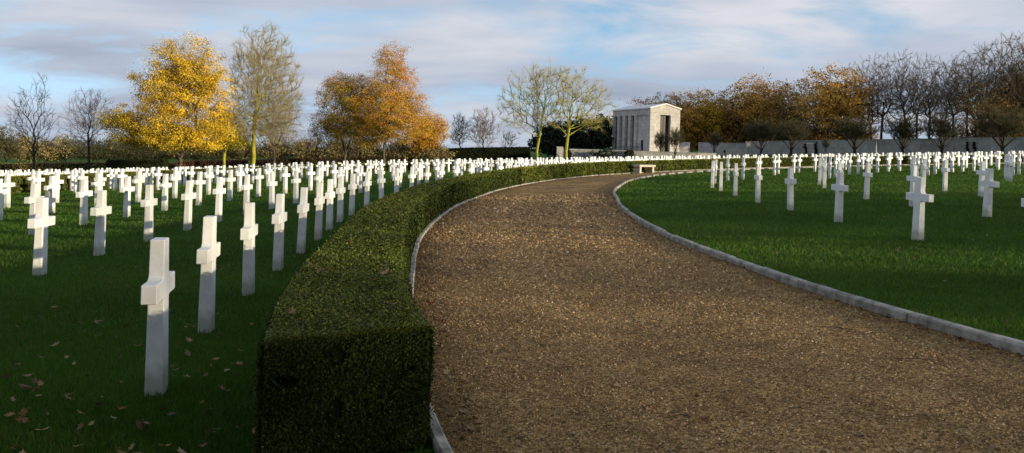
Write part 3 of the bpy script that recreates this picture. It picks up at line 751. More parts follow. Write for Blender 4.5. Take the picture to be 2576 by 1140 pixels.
protos = {
    'thin': proto_thin('bare_shrub', 8, 9), 'low': proto_low('oak_tree', 10, 10, OAKD, 4600), 'lowgold': proto_low('oak_tree', 10, 10, OAK, 5200),
    'bareA': proto_bare('woodland_tree', 24, 15, 560, M_barkdark, M_twigbrown, 8, 1)[0],
    'bareB': proto_bare('woodland_tree', 24, 12, 470, M_barkdark, M_twigbrown, 9, 2)[0],
    'bareC': proto_bare('woodland_tree', 24, 17, 640, M_barkdark, M_twigbrown, 7, 3)[0],
    'oakA': proto_leaf('oak_tree', 20, 15, OAK, 10500, .20, 300), 'oakB': proto_leaf('oak_tree', 20, 13, OAK, 9500, .20, 260),
    'brown': proto_leaf('oak_tree', 20, 15, OAKD, 7000, .20, 240), 'gold': proto_leaf('oak_tree', 20, 12, GOLD, 10000, .20, 260)}
PH = {'thin': 8, 'low': 10, 'lowgold': 10, 'bareA': 24, 'bareB': 24, 'bareC': 24, 'oakA': 20, 'oakB': 20, 'brown': 20, 'gold': 20}
used = set()
def plant(kind, px, d, top, label, group, wid=1.0, rz=None, xy=None, height=None):
    p = protos[kind]
    o = p if kind not in used else copy_tree(p); used.add(kind)
    if xy is None:
        x = at(px, 380, d).x; y = d
    else: x, y = xy
    g = float(ter(x, y))
    if height is None: height = (at(px, top, d).z-g)
    s = height/(PH[kind]*.98)
    o.location = (x, y, g); o.rotation_euler.z = random.uniform(0, 6.28) if rz is None else rz; o.scale = (s*wid, s*wid, s)
    tag(o, label, 'tree', group); return o
def wd(px): return float(np.interp(px, [1600, 1885, 2576, 2750], [255, 262, 192, 176]))
WOODS = [(1625, 238, 'brown', 'brownish oak just left of the memorial roof ridge'), (1672, 228, 'brown', 'brown oak rising right behind the memorial roof'), (1715, 226, 'oakA', 'dull orange oak right of the memorial gable'),
 (1775, 222, 'gold', 'golden oak, brightest in the woods right of the memorial'), (1815, 240, 'bareB', 'dark bare tree right of the golden oak'), (1850, 214, 'brown', 'dark brown oak right of the golden oak'),
 (1890, 184, 'oakB', 'bright orange oak crown above the wall corner post'), (1945, 198, 'oakA', 'wide orange oak right of the bright orange oak'), (2000, 206, 'brown', 'dim brown oak left of the rust-coloured oak'),
 (2085, 158, 'oakA', 'tall rust-coloured oak left of the bare woodland trees'), (2130, 200, 'brown', 'lower brown oak tucked beside the rust-coloured oak'), (2165, 140, 'bareB', 'bare woodland tree next to the rust-coloured oak'),
 (2215, 122, 'bareA', 'bare woodland tree with fan of upright limbs, second after rust oak'), (2275, 118, 'bareC', 'broad bare woodland tree in the middle of the bare stand'), (2335, 128, 'bareA', 'bare woodland tree right of the broad one'),
 (2395, 138, 'bareB', 'thin crooked bare tree in the gap of pale sky at right'), (2455, 108, 'bareC', 'tall bare tree left of the tallest right-hand tree'), (2535, 66, 'bareA', 'tallest bare tree at the right edge'),
 (2600, 60, 'bareC', 'bare tree cut by the right edge of the photo'), (2490, 190, 'brown', 'brown leafy oak low under the tall bare trees at right'), (2560, 170, 'brown', 'brown leafy oak cut by the right edge'),
 (2680, 70, 'brown', 'tall brown oak beyond the right edge'), (2750, 80, 'bareC', 'bare tree beyond the right edge')]
for i, (px, top, kind, lab) in enumerate(WOODS):
    plant(kind, px, wd(px)+(i*17) % 19, top, lab, 'woods behind the wall', wid=1.0 if kind.startswith('bare') else 1.1)
for i, (px, top, kind, lab) in enumerate([(2190, 150, 'bareC', 'bare woodland tree standing behind the first two of the bare stand'), (2305, 135, 'bareB', 'bare woodland tree half hidden behind the broad bare one'), (2365, 150, 'bareC', 'bare woodland tree behind the crooked thin one'),
        (2430, 128, 'bareB', 'bare woodland tree behind the gap left of the tallest trees'), (2500, 92, 'bareC', 'bare woodland tree close behind the tallest bare tree'), (2565, 75, 'bareB', 'narrow bare woodland tree just inside the right edge')]):
    plant(kind, px, wd(px)+18+(i*11) % 9, top, lab, 'woods behind the wall')
# lower oaks fill the wood between the trunks
SPOT = ['beside the memorial gable', 'right of the memorial gable', 'behind the dark gap in the wall', 'behind the low wall', 'behind the person at the wall', 'behind the corner post', 'left of the draped doorway', 'right above the draped doorway',
        'right of the draped doorway', 'under the rust-coloured oak', 'under the first bare woodland tree', 'in the middle of the bare stand', 'at the foot of the crooked bare tree', 'under the tall right-hand trees', 'near the right edge', 'cut by the right edge']
for i, px in enumerate([1645, 1725, 1775, 1812, 1850, 1895, 1945, 1995, 2060, 2110, 2170, 2280, 2390, 2470, 2530, 2590]):
    plant('lowgold' if i in (1, 2, 3, 5, 6) else 'low', px, wd(px)+12+(i*13) % 17, [300, 285, 280, 278, 285, 280, 280, 285, 290, 285, 318, 330, 328, 290, 270, 270][i],
          '%s low oak filling the wood %s' % ('golden' if i in (1, 2, 3, 5, 6) else 'russet', SPOT[i]), 'low oaks filling the wood behind the wall', wid=1.15)
# vase-shaped small trees before the wall
def proto_vase():
    root = empty('vase_tree', (0, 0, 0))
    L = [(np.array([0, 0, 6.0]), np.array([3.9, 3.9, 2.6])), (np.array([0, 0, 4.4]), np.array([2.7, 2.7, 1.6]))]
    pts = sample_lobes(L, 420, .6); pts = pts[pts[:, 2] > 2.2]
    P, par, order = skeleton(trunk_chain(1.7, n=4), pts, .8); r, chn = pipe(P, par, order, .02, 2.2)
    woody(root, P, par, order, r, chn, M_barkdark, M_twigolive, .06, 17, (.4, 1.1), .015)
    return root
protos['vase'] = proto_vase(); PH['vase'] = 8.6
for px, dd, top, wid, lab in ((1662, 172, 330, .62, 'small bare tree in front of the memorial doorway, left one'), (1699, 171, 320, .62, 'small bare tree in front of the memorial doorway, right one'),
        (1797, 205, 330, .6, 'thin small bare tree before the low wall'), (1915, 214, 300, 1.25, 'rounded dark tree just right of the wall corner post'), (1990, 206, 298, 1.2, 'rounded dark tree left of the draped wall doorway'),
        (2077, 200, 345, .5, 'spindly little tree right of the draped wall doorway'), (2150, 190, 292, 1.3, 'broad rounded dark tree right of the draped wall doorway'), (2270, 180, 290, 1.2, 'rounded dark tree in the middle of the long wall'),
        (2369, 172, 285, 1.2, 'rounded olive tree before the right part of the wall'), (2522, 160, 270, 1.3, 'rounded dark tree nearest the right edge')):
    plant('vase', px, dd, top, lab, 'small trees in front of the wall', wid=wid)

# trees outside the frame to the right: their shade falls across the foreground
SX, SY = math.sin(SUN_AZ), math.cos(SUN_AZ); PX_, PY_ = -SY, SX
def shade_tree(kind, s, t, height, wid=1.0):
    x, y = PX_*s+SX*t, PY_*s+SY*t
    plant(kind, 0, 0, 0, 'tree standing out of view to the right of the camera', 'trees out of view to the right', wid=wid, xy=(x, y), height=height)
for kind, s, t, hh, wid in (('low', -9, 34, 5.5, 1.9), ('low', -.9, 36, 7.2, 1.1), ('low', 4.9, 36, 3.9, 1.15), ('low', 9.8, 37, 4.2, .7), ('thin', 8.6, 50, 9, .45), ('low', 15.4, 50, 5.6, 1.0), ('low', 19.5, 48, 6.0, 1.1), ('low', 24.5, 52, 5.7, 1.1),
                            ('thin', 4, 60, 9, .3), ('low', 1.7, 39, 6.4, .3), ('thin', 17, 58, 10, .8), ('bareB', 36, 66, 18, .6)):
    shade_tree(kind, s, t, hh+.028*t, wid)
for kind, x, y, hh in (('brown', -15, -1.5, 14), ('oakA', -11, -8, 16), ('brown', -4.5, -9.5, 16), ('oakB', 2.0, -10.5, 15), ('brown', 8, -14, 16)):  # unseen trees added behind the camera to block sky from the foreground
    plant(kind, 0, 0, 0, 'added tree out of view behind the camera, blocking sky light', 'added trees out of view behind the camera', wid=1.15, xy=(x, y), height=hh)

# ------------------------------------------------------------------ memorial building and walls
A = Vector((31.1, 180, 0)); u = Vector((.945, .33, 0)); u.normalize(); v = Vector((-u.y, u.x, 0))   # u along the gable, v away
gz = at(1634, 380.5, 180).z
bld = empty('memorial_building', (A.x, A.y, gz), math.atan2(u.y, u.x)); tag(bld, 'pale stone memorial building with low gable and tall dark doorway', 'memorial')
Wd, Ln, He, Ha = 7.7, 19.0, 9.75, 10.75      # local frame: x along the gable, y away, z up
mb = MB(); dw0, dw1, dh, rec = 2.55, 5.25, 8.35, .9
# gable wall butted round the doorway
def gable_z(x): return He+(Ha-He)*(1-abs(x-Wd/2)/(Wd/2))
def slab(pts, y0, y1):
    n = len(pts); vs = [(a, y0, z) for a, z in pts]+[(a, y1, z) for a, z in pts]
    mb.add(vs, [tuple(range(n)), tuple(range(n, 2*n))[::-1]]+[(i, n+i, n+(i+1) % n, (i+1) % n) for i in range(n)])
slab([(0, 0), (dw0, 0), (dw0, gable_z(dw0)), (0, He)], 0, 1.0)
slab([(dw1, 0), (Wd, 0), (Wd, He), (dw1, gable_z(dw1))], 0, 1.0)
slab([(dw0, dh), (dw1, dh), (dw1, gable_z(dw1)), (Wd/2, Ha), (dw0, gable_z(dw0))], 0, 1.0)
slab([(0, 0), (Wd, 0), (Wd, He), (Wd/2, Ha), (0, He)], Ln-.6, Ln)
mb.box(Wd-.6, Wd, 1.0, Ln-.6, 0, He)
mb.box(.75, 1.1, 1.0, Ln-.6, 0, He)              # recessed side wall behind the piers
mb.box(0, .75, 1.0, Ln-.6, dh, He)               # entablature above the piers
mb.box(.35, .75, 1.25, 6.4, 0, dh)               # solid part beside the gable, set back a little
mb.box(0, .75, 1.0, 1.25, 0, dh)
mb.build('wall', M_lime, bld)
PY = [(6.4, 7.7), (9.5, 10.8), (12.4, 13.7), (15.2, 16.4)]
for y0, y1 in PY:
    p = MB(); p.box(-.02, .75, y0, y1, 0, dh); p.build('pier', M_lime, bld)
for y0, y1 in ((7.7, 9.5), (10.8, 12.4), (13.7, 15.2), (16.4, Ln-.6)):
    p = MB(); p.box(.62, .745, y0+.02, y1-.02, .6, dh-.1); p.build('window', M_darkgrey, bld)
p = MB(); p.box(dw0, dw1, rec, .98, 0, dh); p.build('door', M_bronze, bld)
for x in (dw0+.05, (dw0+dw1)/2-.06, dw1-.17):
    for o_ in [bld.children[-1]]:
        q_ = MB(); q_.box(x, x+.12, rec-.06, rec-.003, 0, dh-.02); q_.build('door_post', M_bronze, bld)
p = MB(); p.box(.30, .347, 3.6, 4.7, .1, 2.5); p.build('side_door', M_dark, bld)
r = MB(); ov = .25
for sgn in (0, 1):
    xa, xb = (-ov, Wd/2) if sgn == 0 else (Wd/2, Wd+ov)
    za, zb = (He-.05, Ha+.02) if sgn == 0 else (Ha+.02, He-.05)
    r.add([(xa, -ov, za), (xb, -ov, zb), (xb, Ln+ov, zb), (xa, Ln+ov, za), (xa, -ov, za+.28), (xb, -ov, zb+.28), (xb, Ln+ov, zb+.28), (xa, Ln+ov, za+.28)],
          [(0, 3, 2, 1), (4, 5, 6, 7), (0, 1, 5, 4), (1, 2, 6, 5), (2, 3, 7, 6), (3, 0, 4, 7)])
r.build('roof', M_white, bld)
p = MB()
for k in range(60): p.tube((-1.6, 1+k*.3, 0), (-1.6, 1+k*.3, 1.0), .02, .02, 4)
p.box(-1.63, -1.57, .9, 19, 1.0, 1.05); p.build('railing', M_dark, bld)
# terrace the building stands on
def wall_run(name, pts, h0, zt, th, m, label, cat='wall', coping=True, joints=3.0):
    """wall through plan points with top heights zt (world z); butted blocks with joints"""
    c0 = Vector(((pts[0][0]+pts[-1][0])/2, (pts[0][1]+pts[-1][1])/2, 0)); g = float(ter(c0.x, c0.y))
    root = empty(name, (c0.x, c0.y, g)); tag(root, label, cat)
    mb = MB(); cp = MB()
    for (a, b, z0, z1) in zip(pts[:-1], pts[1:], zt[:-1], zt[1:]):
        a = Vector((*a, 0)); b = Vector((*b, 0)); L = (b-a).length; dv = (b-a).normalized(); nv = Vector((dv.y, -dv.x, 0)); n = max(1, int(L/joints))
        for i in range(n):
            f0, f1 = i/n+.006/L, (i+1)/n-.006/L; p, q_ = a+dv*L*f0, a+dv*L*f1
            t0, t1 = z0+(z1-z0)*f0, z0+(z1-z0)*f1
            gA, gB = float(ter(p.x, p.y))-.5, float(ter(q_.x, q_.y))-.5
            vs = []
            for P_, zb, zt_ in ((p, gA, t0), (q_, gB, t1)):
                for s_ in (-.5, .5):
                    e_ = P_+nv*s_*th-c0
                    vs += [(e_.x, e_.y, zb-g), (e_.x, e_.y, zt_-g)]
            fs = [(0, 1, 3, 2), (4, 6, 7, 5), (0, 4, 5, 1), (2, 3, 7, 6), (1, 5, 7, 3), (0, 2, 6, 4)]
            mb.add(vs, fs)
        if coping:
            vs = []
            for P_, zt_ in ((a, z0), (b, z1)):
                for s_ in (-.5, .5):
                    e_ = P_+nv*s_*(th+.16)-c0
                    vs += [(e_.x, e_.y, zt_+.002-g), (e_.x, e_.y, zt_+.2-g)]
            cp.add(vs, [(0, 1, 3, 2), (4, 6, 7, 5), (0, 4, 5, 1), (2, 3, 7, 6), (1, 5, 7, 3), (0, 2, 6, 4)])
    mb.build('panel', m, root)
    if coping: cp.build('coping', m, root)
    return root
def gp(px, d): return (at(px, 385, d).x, d)
tz = gz-.02
ta, tb = gp(1412, 168), gp(1600, 170); tc = gp(1752, 172)
terr = MB(); te = gp(1800, 176); tf = gp(1800, 225); tg = gp(1390, 225)
terr.prism([(ta[0], ta[1]+.6), (tb[0], tb[1]+.6), (tc[0], tc[1]+.6), te, tf, tg][::1], float(ter(*tg))-2, tz-.02)
tag(terr.build('terrace', M_wall), kind='structure')
wall_run('retaining_wall', [ta, tb, tc, te], 0, [tz-.35, tz-.25, tz-.2, tz-.2], .5, M_ret, 'low grey retaining wall below the memorial building')
pr = MB(); x0, y0 = gp(1408, 167.4); hp = tz+.15-float(ter(x0, y0)); pr.box(-.6, .6, -.4, .4, -.6, hp); pr.box(-.7, .7, -.5, .5, hp+.002, hp+.2)
o = pr.build('stone_pillar', M_lime); o.location = (x0, y0, float(ter(x0, y0))); tag(o, 'pale square pillar at the left end of the retaining wall', 'pillar')
zA = at(1754, 360, 228).z; zA2 = at(1879, 362, 222).z
wall_run('stone_wall', [gp(1757, 228), gp(1876, 222)], 0, [zA, zA2], .8, M_wall, 'lower stone wall between the dark gap and the corner post', joints=4)
wall_run('stone_wall', [gp(1700, 228), gp(1734, 228.5)], 0, [zA, zA], .8, M_lime, 'short pale wall joining the memorial to the dark gap', joints=4)
zB = at(1890, 357.5, 232).z; zB2 = at(2576, 347, 165).z
pB0, pB1 = gp(1886, 232), gp(2576, 165); ext = (pB1[0]+(pB1[0]-pB0[0])*.3, pB1[1]+(pB1[1]-pB0[1])*.3)
wall_run('stone_wall', [pB0, pB1, ext], 0, [zB, zB2, zB2+(zB2-zB)*.3], .8, M_wall, 'long grey stone wall behind the right-hand crosses', joints=4.2)
px_, py_ = gp(1881, 221); cpst = MB(); cpst.box(-.5, .5, -.6, .6, -.5, zA2+.2-float(ter(px_, py_))); cpst.box(-.6, .6, -.7, .7, zA2+.202-float(ter(px_, py_)), zA2+.62-float(ter(px_, py_)))
o = cpst.build('corner_post', M_lime); o.location = (px_, py_, float(ter(px_, py_))); tag(o, 'pale stone corner post where the low and long walls meet', 'post')
# draped doorway panel on the long wall, statues of climbing plants
dB = (Vector(pB1)-Vector(pB0)).normalized(); nB = Vector((-dB.y, dB.x))
if nB.dot(Vector((-1, -1))) < 0: nB = -nB
def on_wall(px):
    k = (px-1288)/F; t = (k*pB0[1]-pB0[0])/((pB1[0]-pB0[0])-k*(pB1[1]-pB0[1]))
    return Vector(pB0)+(Vector(pB1)-Vector(pB0))*t
def wall_thing(name, px, off): 
    p = on_wall(px)+nB*off; g = float(ter(p.x, p.y)); o = empty(name, (p.x, p.y, g), math.atan2(dB.y, dB.x)); return o, p.y/F
ang_w = math.atan2(dB.y, dB.x)
o, s = wall_thing('wall_doorway', 2043, .47)
m_ = MB(); m_.box(-1.15, 1.15, -.06, .06, 0, 2.9); m_.build('panel', M_lime, o); m_ = MB(); m_.box(-1.4, 1.4, -.14, .10, 2.902, 3.15); m_.build('lintel', M_white, o)
tag(o, 'pale doorway panel in the long wall between two dark climbers', 'doorway')
def climber(px, hgt, wdt, label, thin=False):
    o, s = wall_thing('climbing_plant', px, .55); tag(o, label, 'plant', 'climbers on the long wall')
    m_ = MB(); zz = np.linspace(0, hgt, 7)
    for a, b in zip(zz[:-1], zz[1:]): m_.tube((math.sin(a*2)*.15, 0, a), (math.sin(b*2)*.15, 0, b), .06, .05, 5)
    m_.build('stem', M_barkdark, o)
    L = [(np.array([math.sin(z*2)*wdt*.35, 0, z]), np.array([wdt*.5*random.uniform(.7, 1.2), .22, hgt/6])) for z in np.linspace(.4, hgt-.3, 6)]
    leaf_crown(o, L, 700, .12, [(.010, .008, .008), (.022, .014, .014), (.02, .02, .012)], 50, .12, .5, name='foliage')
climber(2030, 3.0, .8, 'dark climber on the left side of the wall doorway')
climber(2056, 3.2, .8, 'dark climber on the right side of the wall doorway')
climber(2437, 2.8, .3, 'thin dark climber on the right part of the wall, left of two')
climber(2455, 2.8, .45, 'dark climber on the right part of the wall, right of two')
# slim pale pointed post
x0, y0 = gp(2204, 150); m_ = MB(); m_.box(-.3, .3, -.3, .3, -.2, .5); m_.add([(-.13, -.13, .502), (.13, -.13, .502), (.13, .13, .502), (-.13, .13, .502), (0, 0, 3.6)], [(0, 3, 2, 1), (0, 1, 4), (1, 2, 4), (2, 3, 4), (3, 0, 4)])
o = m_.build('obelisk', M_lime); o.location = (x0, y0, float(ter(x0, y0))); tag(o, 'slim pale pointed post rising before the long wall', 'obelisk')

# shrubs on the terrace edge
def shrub(px, d, w, h, label):
    x, y = gp(px, d); g = float(ter(x, y)); o = empty('shrub', (x, y, g)); tag(o, label, 'shrub')
    m_ = MB()
    for k in range(6): m_.tube((0, 0, -.1), (random.uniform(-.4, .4)*w, random.uniform(-.3, .3), h*.7), .05, .02, 5)
    m_.build('stems', M_barkdark, o)
    leaf_crown(o, [(np.array([0, 0, h*.5]), np.array([w*.5, w*.4, h*.5]))], 1600, .16, EVG, 90, .2, .4, name='foliage')
shrub(1521, 166, 6.2, 2.3, 'wide low dark shrub before the retaining wall')
shrub(1584, 168, 2.0, 2.2, 'small dark shrub left of the memorial, against the retaining wall')
shrub(1428, 165, 1.4, 2.6, 'narrow dark shrub beside the pale pillar')

# person by the wall
def person(px, d, label):
    x, y = gp(px, d); g = float(ter(x, y)); o = empty('person', (x, y, g), math.radians(-25)); tag(o, label, 'person')
    def skin(name, verts, edges, rad, m):
        me = bpy.data.meshes.new(name); me.from_pydata(verts, edges, []); ob = bpy.data.objects.new(name, me); COL.objects.link(ob); ob.parent = o
        sk = ob.modifiers.new('s', 'SKIN'); ob.modifiers.new('ss', 'SUBSURF').levels = 1; ob.modifiers['ss'].render_levels = 1
        for vv, rr in zip(me.skin_vertices[0].data, rad): vv.radius = (rr, rr) if isinstance(rr, float) else rr
        me.skin_vertices[0].data[0].use_root = True; me.materials.append(m); return ob
    skin('body', [(0, 0, .95), (0, .0, 1.2), (0, 0, 1.42), (0, -.02, 1.52), (0, -.04, 1.64), (0, -.04, 1.73), (.1, 0, .88), (.11, -.06, .5), (.12, .02, .08), (.12, -.12, .03), (-.1, 0, .88), (-.1, .08, .5), (-.1, .2, .1), (-.1, .08, .04)],
         [(0, 1), (1, 2), (2, 3), (3, 4), (4, 5), (0, 6), (6, 7), (7, 8), (8, 9), (0, 10), (10, 11), (11, 12), (12, 13)], [.15, .15, .15, .055, .09, .07, .09, .065, .045, .04, .09, .065, .045, .04], M_jeans)
    skin('coat', [(0, 0, 1.15), (0, 0, .8), (0, 0, 1.38), (0, .01, 1.5), (.2, 0, 1.42), (.27, -.02, 1.15), (.24, -.12, .9), (-.2, 0, 1.42), (-.27, -.02, 1.15), (-.24, -.1, .9)],
         [(0, 1), (0, 2), (2, 3), (2, 4), (4, 5), (5, 6), (2, 7), (7, 8), (8, 9)], [.22, .24, .2, .11, .1, .075, .06, .1, .075, .06], M_cloth)
    skin('hood', [(0, .0, 1.52), (0, -.02, 1.64), (0, -.01, 1.74)], [(0, 1), (1, 2)], [.10, .125, .09], M_cloth)
person(1823, 221, 'person in dark hooded coat walking beside the low wall')

# ------------------------------------------------------------------ bench, stakes, small sign
def bench(px, d, rz, L, label):
    x, y = gp(px, d); o = empty('stone_bench', (x, y, float(ter(x, y))), rz)
    m_ = MB(); m_.box(-L/2, L/2, -.22, .22, .36, .48); m_.build('seat', M_bench, o, bevel=.012)
    for s_ in (-1, 1):
        m_ = MB(); xx = s_*(L/2-.18); m_.box(xx-.09, xx+.09, -.18, .18, -.1, .358); m_.build('leg', M_bench, o, bevel=.008)
    tag(o, label, 'bench'); return o
rp = Rout(.70)-.42
pb = topol(*gp(1622, 49.3))
def bench_at(px, R, L, label):
    # on the path margin, parallel to the kerb
    best = min(np.arange(.5, 1.1, .0005), key=lambda p: abs(1288+F*pol(R, p)[0]/pol(R, p)[1]-px)); x, y = pol(R, best)
    o = empty('stone_bench', (float(x), float(y), float(ter(x, y))+.012), math.atan2(math.cos(best), math.sin(best)))
    m_ = MB(); m_.box(-L/2, L/2, -.24, .24, .36, .49); m_.build('seat', M_bench, o, bevel=.012)
    for s_ in (-1, 1):
        m_ = MB(); xx = s_*(L/2-.2); m_.box(xx-.1, xx+.1, -.19, .19, -.08, .358); m_.build('leg', M_bench, o, bevel=.008)
    tag(o, label, 'bench'); return o
bench_at(1622, float(Rout(.7))-.35, 1.9, 'pale stone bench at the path edge before the far hedge')
def stake(px):
    R = float(Rout(.8))+.06; best = min(np.arange(.5, 1.2, .0005), key=lambda p: abs(1288+F*pol(R, p)[0]/pol(R, p)[1]-px)); x, y = pol(R, best)
    m_ = MB(); m_.tube((0, 0, -.1), (0, 0, .30), .035, .035, 10); m_.tube((0, 0, .302), (0, 0, .37), .06, .05, 10)
    o = m_.build('marker_post', M_dark); o.location = (float(x), float(y), float(ter(x, y))); return o
for px, lab in ((1669, 'short dark post at the sunlit hedge foot, first right of the bench'), (1702, 'short dark post at the sunlit hedge foot, second right of the bench'), (1740, 'short dark post at the sunlit hedge foot, third right of the bench')):
    tag(stake(px), lab, 'post', 'dark posts along the far kerb')
x0, y0 = gp(123, 19.6); o = empty('plot_marker', (x0, y0, float(ter(x0, y0)))); 
m_ = MB(); m_.tube((0, 0, -.1), (0, 0, .52), .012, .012, 8); m_.build('post', M_greymetal, o)
m_ = MB(); m_.box(-.045, .045, -.03, .03, .522, .66); m_.build('plate', M_greymetal, o, bevel=.006); tag(o, 'small grey plate on a thin stake among the left crosses', 'marker')

# ------------------------------------------------------------------ fallen leaves
def leaf_mesh(k, c):
    R_ = random.Random(k); n = 14; vs = [(0, 0, .12*R_.random())]; 
    for i in range(n):
        t = 2*math.pi*i/n; r_ = (.5 if i % 2 else .30)*(1+.5*abs(math.cos(t)))*R_.uniform(.75, 1.15)
        x, y = math.cos(t)*r_*1.1, math.sin(t)*r_*.8; vs.append((x, y, .35*x*x*R_.uniform(.4, 1.4)+.5*y*y*R_.uniform(.2, 1.3)))
    me = bpy.data.meshes.new('fallen_leaf'); me.from_pydata(vs, [], [(0, 1+i, 1+(i+1) % n) for i in range(n)])
    cc = np.tile(np.array(c), (n+1, 1))*np.array([[R_.uniform(.8, 1.2)] for _ in range(n+1)]); vcol(me, cc); me.materials.append(M_litter); return me
LCOL = [(.17, .10, .055), (.24, .14, .07), (.11, .06, .035), (.26, .18, .11), (.15, .075, .035)]
LM = [leaf_mesh(i, LCOL[i % 5]) for i in range(10)]
def drop_leaf(x, y, z, s, label, group, mesh=None):
    o = bpy.data.objects.new('fallen_leaf', mesh or random.choice(LM)); COL.objects.link(o); o.location = (x, y, z); o.scale = (s, s, s)
    o.rotation_euler = (random.gauss(0, .35), random.gauss(0, .35), random.uniform(0, 6.28)); tag(o, label, 'leaf', group)
def scatter(n, dlo, dhi, pxlo, pxhi, test, label, group, zo, slo, shi):
    k = 0; tries = 0
    while k < n and tries < 20000:
        tries += 1
        d = dlo*(dhi/dlo)**random.random(); px = random.uniform(pxlo, pxhi); x = (px-1288)/F*d
        R, p = topol(x, d)
        if not test(float(R), float(p), x, d): continue
        drop_leaf(x, d, float(ter(x, d))+zo, random.uniform(slo, shi), label, group); k += 1
scatter(120, 4.0, 7.2, -60, 800, lambda R, p, x, y: R > hedge_outer(p)+.05, 'dry brown oak leaf on the shaded grass left of the hedge', 'fallen leaves on the left grass', .042, .026, .06)
scatter(30, 7, 14, -20, 900, lambda R, p, x, y: R > hedge_outer(p)+.05, 'dry brown leaf on the grass between the left crosses', 'fallen leaves between the left crosses', .04, .03, .05)
scatter(60, 3.9, 9, 1090, 2600, lambda R, p, x, y: Rin(p)+.1 < R < Rout(p)-.05, 'small brown leaf lying on the gravel path', 'fallen leaves on the gravel', .02, .02, .05)
scatter(45, 4.2, 8.5, 1090, 2600, lambda R, p, x, y: Rout(p)-.3 < R < Rout(p)-.02, 'brown leaf on the gravel against the hedge foot', 'fallen leaves along the hedge foot', .025, .03, .06)
scatter(60, 5.5, 11, 1700, 2620, lambda R, p, x, y: Rin(p)+.01 < R < Rin(p)+.18, 'brown leaf in the gutter along the right kerb', 'fallen leaves along the right kerb', .025, .03, .06)
scatter(36, 6.5, 15, 1700, 2620, lambda R, p, x, y: R < Rin(p)-.2, 'pale brown leaf on the right-hand lawn', 'fallen leaves on the right lawn', .04, .025, .05)
scatter(9, 4.2, 9, 680, 1070, lambda R, p, x, y: hedge_inner(p)+.1 < R < hedge_outer(p)-.1, 'brown leaf lying on top of the hedge', 'fallen leaves on the hedge top', .69, .035, .06)
# a few sticks on the gravel
for px, d, L, lab in ((1520, 10.4, .22, 'thin twig lying on the gravel in mid path'), (2120, 6.6, .4, 'dark twig on the gravel near the right kerb'), (2330, 5.6, .5, 'bent dark twig on the gravel at lower right'), (2030, 4.6, .16, 'short dark twig on the near gravel'), (1735, 4.5, .16, 'short twig on the gravel at the bottom')):
    x = (px-1288)/F*d; m_ = MB(); a = random.uniform(-.4, .4); dx, dy = math.cos(a)*L/2, math.sin(a)*L/2
    dx *= .7; dy *= .7; m_.tube((-dx, -dy, .012), (0, .02, .018), .004, .0035, 6); m_.tube((0, .02, .018), (dx, dy, .012), .0035, .002, 6)
    o = m_.build('twig', M_bark); o.location = (x, d, float(ter(x, d))+.008); tag(o, lab, 'twig')

# ------------------------------------------------------------------ sky, sun, camera
w = bpy.data.worlds.new('World'); scene.world = w; w.use_nodes = True; nt = w.node_tree; nt.nodes.clear()
out = N(nt, 'ShaderNodeOutputWorld'); bg = N(nt, 'ShaderNodeBackground'); nt.links.new(bg.outputs[0], out.inputs[0])
co = N(nt, 'ShaderNodeTexCoord').outputs['Generated']; sp = N(nt, 'ShaderNodeSeparateXYZ'); nt.links.new(co, sp.inputs[0])
def mth(op, a, b=None, c=None):
    n = N(nt, 'ShaderNodeMath', operation=op)
    for i, vv in enumerate((a, b, c)):
        if vv is None: continue
        if hasattr(vv, 'is_output'): nt.links.new(vv, n.inputs[i])
        else: n.inputs[i].default_value = vv
    return n.outputs[0]
zc_ = mth('ADD', mth('MAXIMUM', sp.outputs[2], 0), .38)
cmb = N(nt, 'ShaderNodeCombineXYZ'); nt.links.new(sp.outputs[0], cmb.inputs[0]); nt.links.new(sp.outputs[1], cmb.inputs[1]); nt.links.new(zc_, cmb.inputs[2])
sky = N(nt, 'ShaderNodeTexSky', sky_type='NISHITA'); sky.sun_disc = False; sky.sun_elevation = SUN_EL; sky.sun_rotation = SUN_AZ
sky.air_density = 1.0; sky.dust_density = .6; sky.ozone_density = 1.5
nt.links.new(cmb.outputs[0], sky.inputs['Vector'])
zb = mth('ADD', mth('ABSOLUTE', sp.outputs[2]), .16)
cp = N(nt, 'ShaderNodeCombineXYZ'); nt.links.new(mth('DIVIDE', sp.outputs[0], zb), cp.inputs[0]); nt.links.new(mth('DIVIDE', sp.outputs[1], zb), cp.inputs[1])
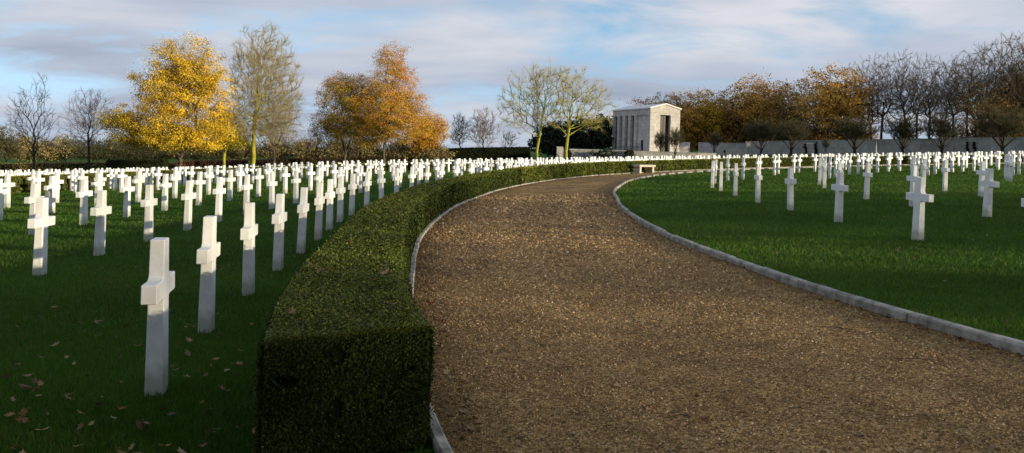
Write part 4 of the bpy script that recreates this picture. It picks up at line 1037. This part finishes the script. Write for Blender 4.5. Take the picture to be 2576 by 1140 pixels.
mp = N(nt, 'ShaderNodeMapping'); mp.inputs['Location'].default_value = (3.1, 1.7, 0); mp.inputs['Scale'].default_value = (.75, 1.05, 1); nt.links.new(cp.outputs[0], mp.inputs[0])
n1 = noise(nt, 1.3, 9, .57, mp.outputs[0], .5); n2 = noise(nt, .9, 5, .5, mp.outputs[0], .3)
mask = ramp(nt, n1.outputs[0], [(.33, (0, 0, 0)), (.52, (1, 1, 1))])
cloud = ramp(nt, n2.outputs[0], [(.32, (3.7, 4.3, 5.4)), (.50, (5.0, 5.6, 6.7)), (.68, (7.2, 7.3, 7.8))])
lowf = ramp(nt, sp.outputs[2], [(.0, (.62, .62, .62)), (.14, (0, 0, 0))])
skc = mixc(nt, mixc(nt, sky.outputs[0], (4.1, 4.6, 4.4), 1, 'MULTIPLY'), (7.0, 7.4, 7.9), lowf.outputs[0])
elev = ramp(nt, sp.outputs[2], [(.0, (.88, .90, .93)), (.17, (1.06, 1.05, 1.04))])
tot = mixc(nt, skc, mixc(nt, cloud.outputs[0], elev.outputs[0], 1, 'MULTIPLY'), mask.outputs[0])
nt.links.new(tot, bg.inputs['Color']); bg.inputs['Strength'].default_value = .08

sl = bpy.data.lights.new('sun', 'SUN'); sl.energy = 5.0; sl.angle = math.radians(.55); sl.color = (1, .84, .58)
so = bpy.data.objects.new('sun', sl); COL.objects.link(so)
sd = Vector((SX*math.cos(SUN_EL), SY*math.cos(SUN_EL), math.sin(SUN_EL)))
so.rotation_euler = sd.to_track_quat('Z', 'Y').to_euler(); so.location = sd*100

cam = bpy.data.cameras.new('camera'); cam.sensor_width = 36; cam.lens = F/W*36; cam.shift_y = -(570-YC)/W; cam.clip_end = 8000; cam.clip_start = .05
cob = bpy.data.objects.new('camera', cam); COL.objects.link(cob)
cob.matrix_world = Matrix(((CR, -SR, 0, 0), (0, 0, -1, 0), (SR, CR, 0, ZC), (0, 0, 0, 1)))
scene.camera = cob
scene.view_settings.view_transform = 'Standard'; scene.view_settings.look = 'None'; scene.view_settings.exposure = .32; scene.view_settings.gamma = 1
scene.render.engine = 'CYCLES'
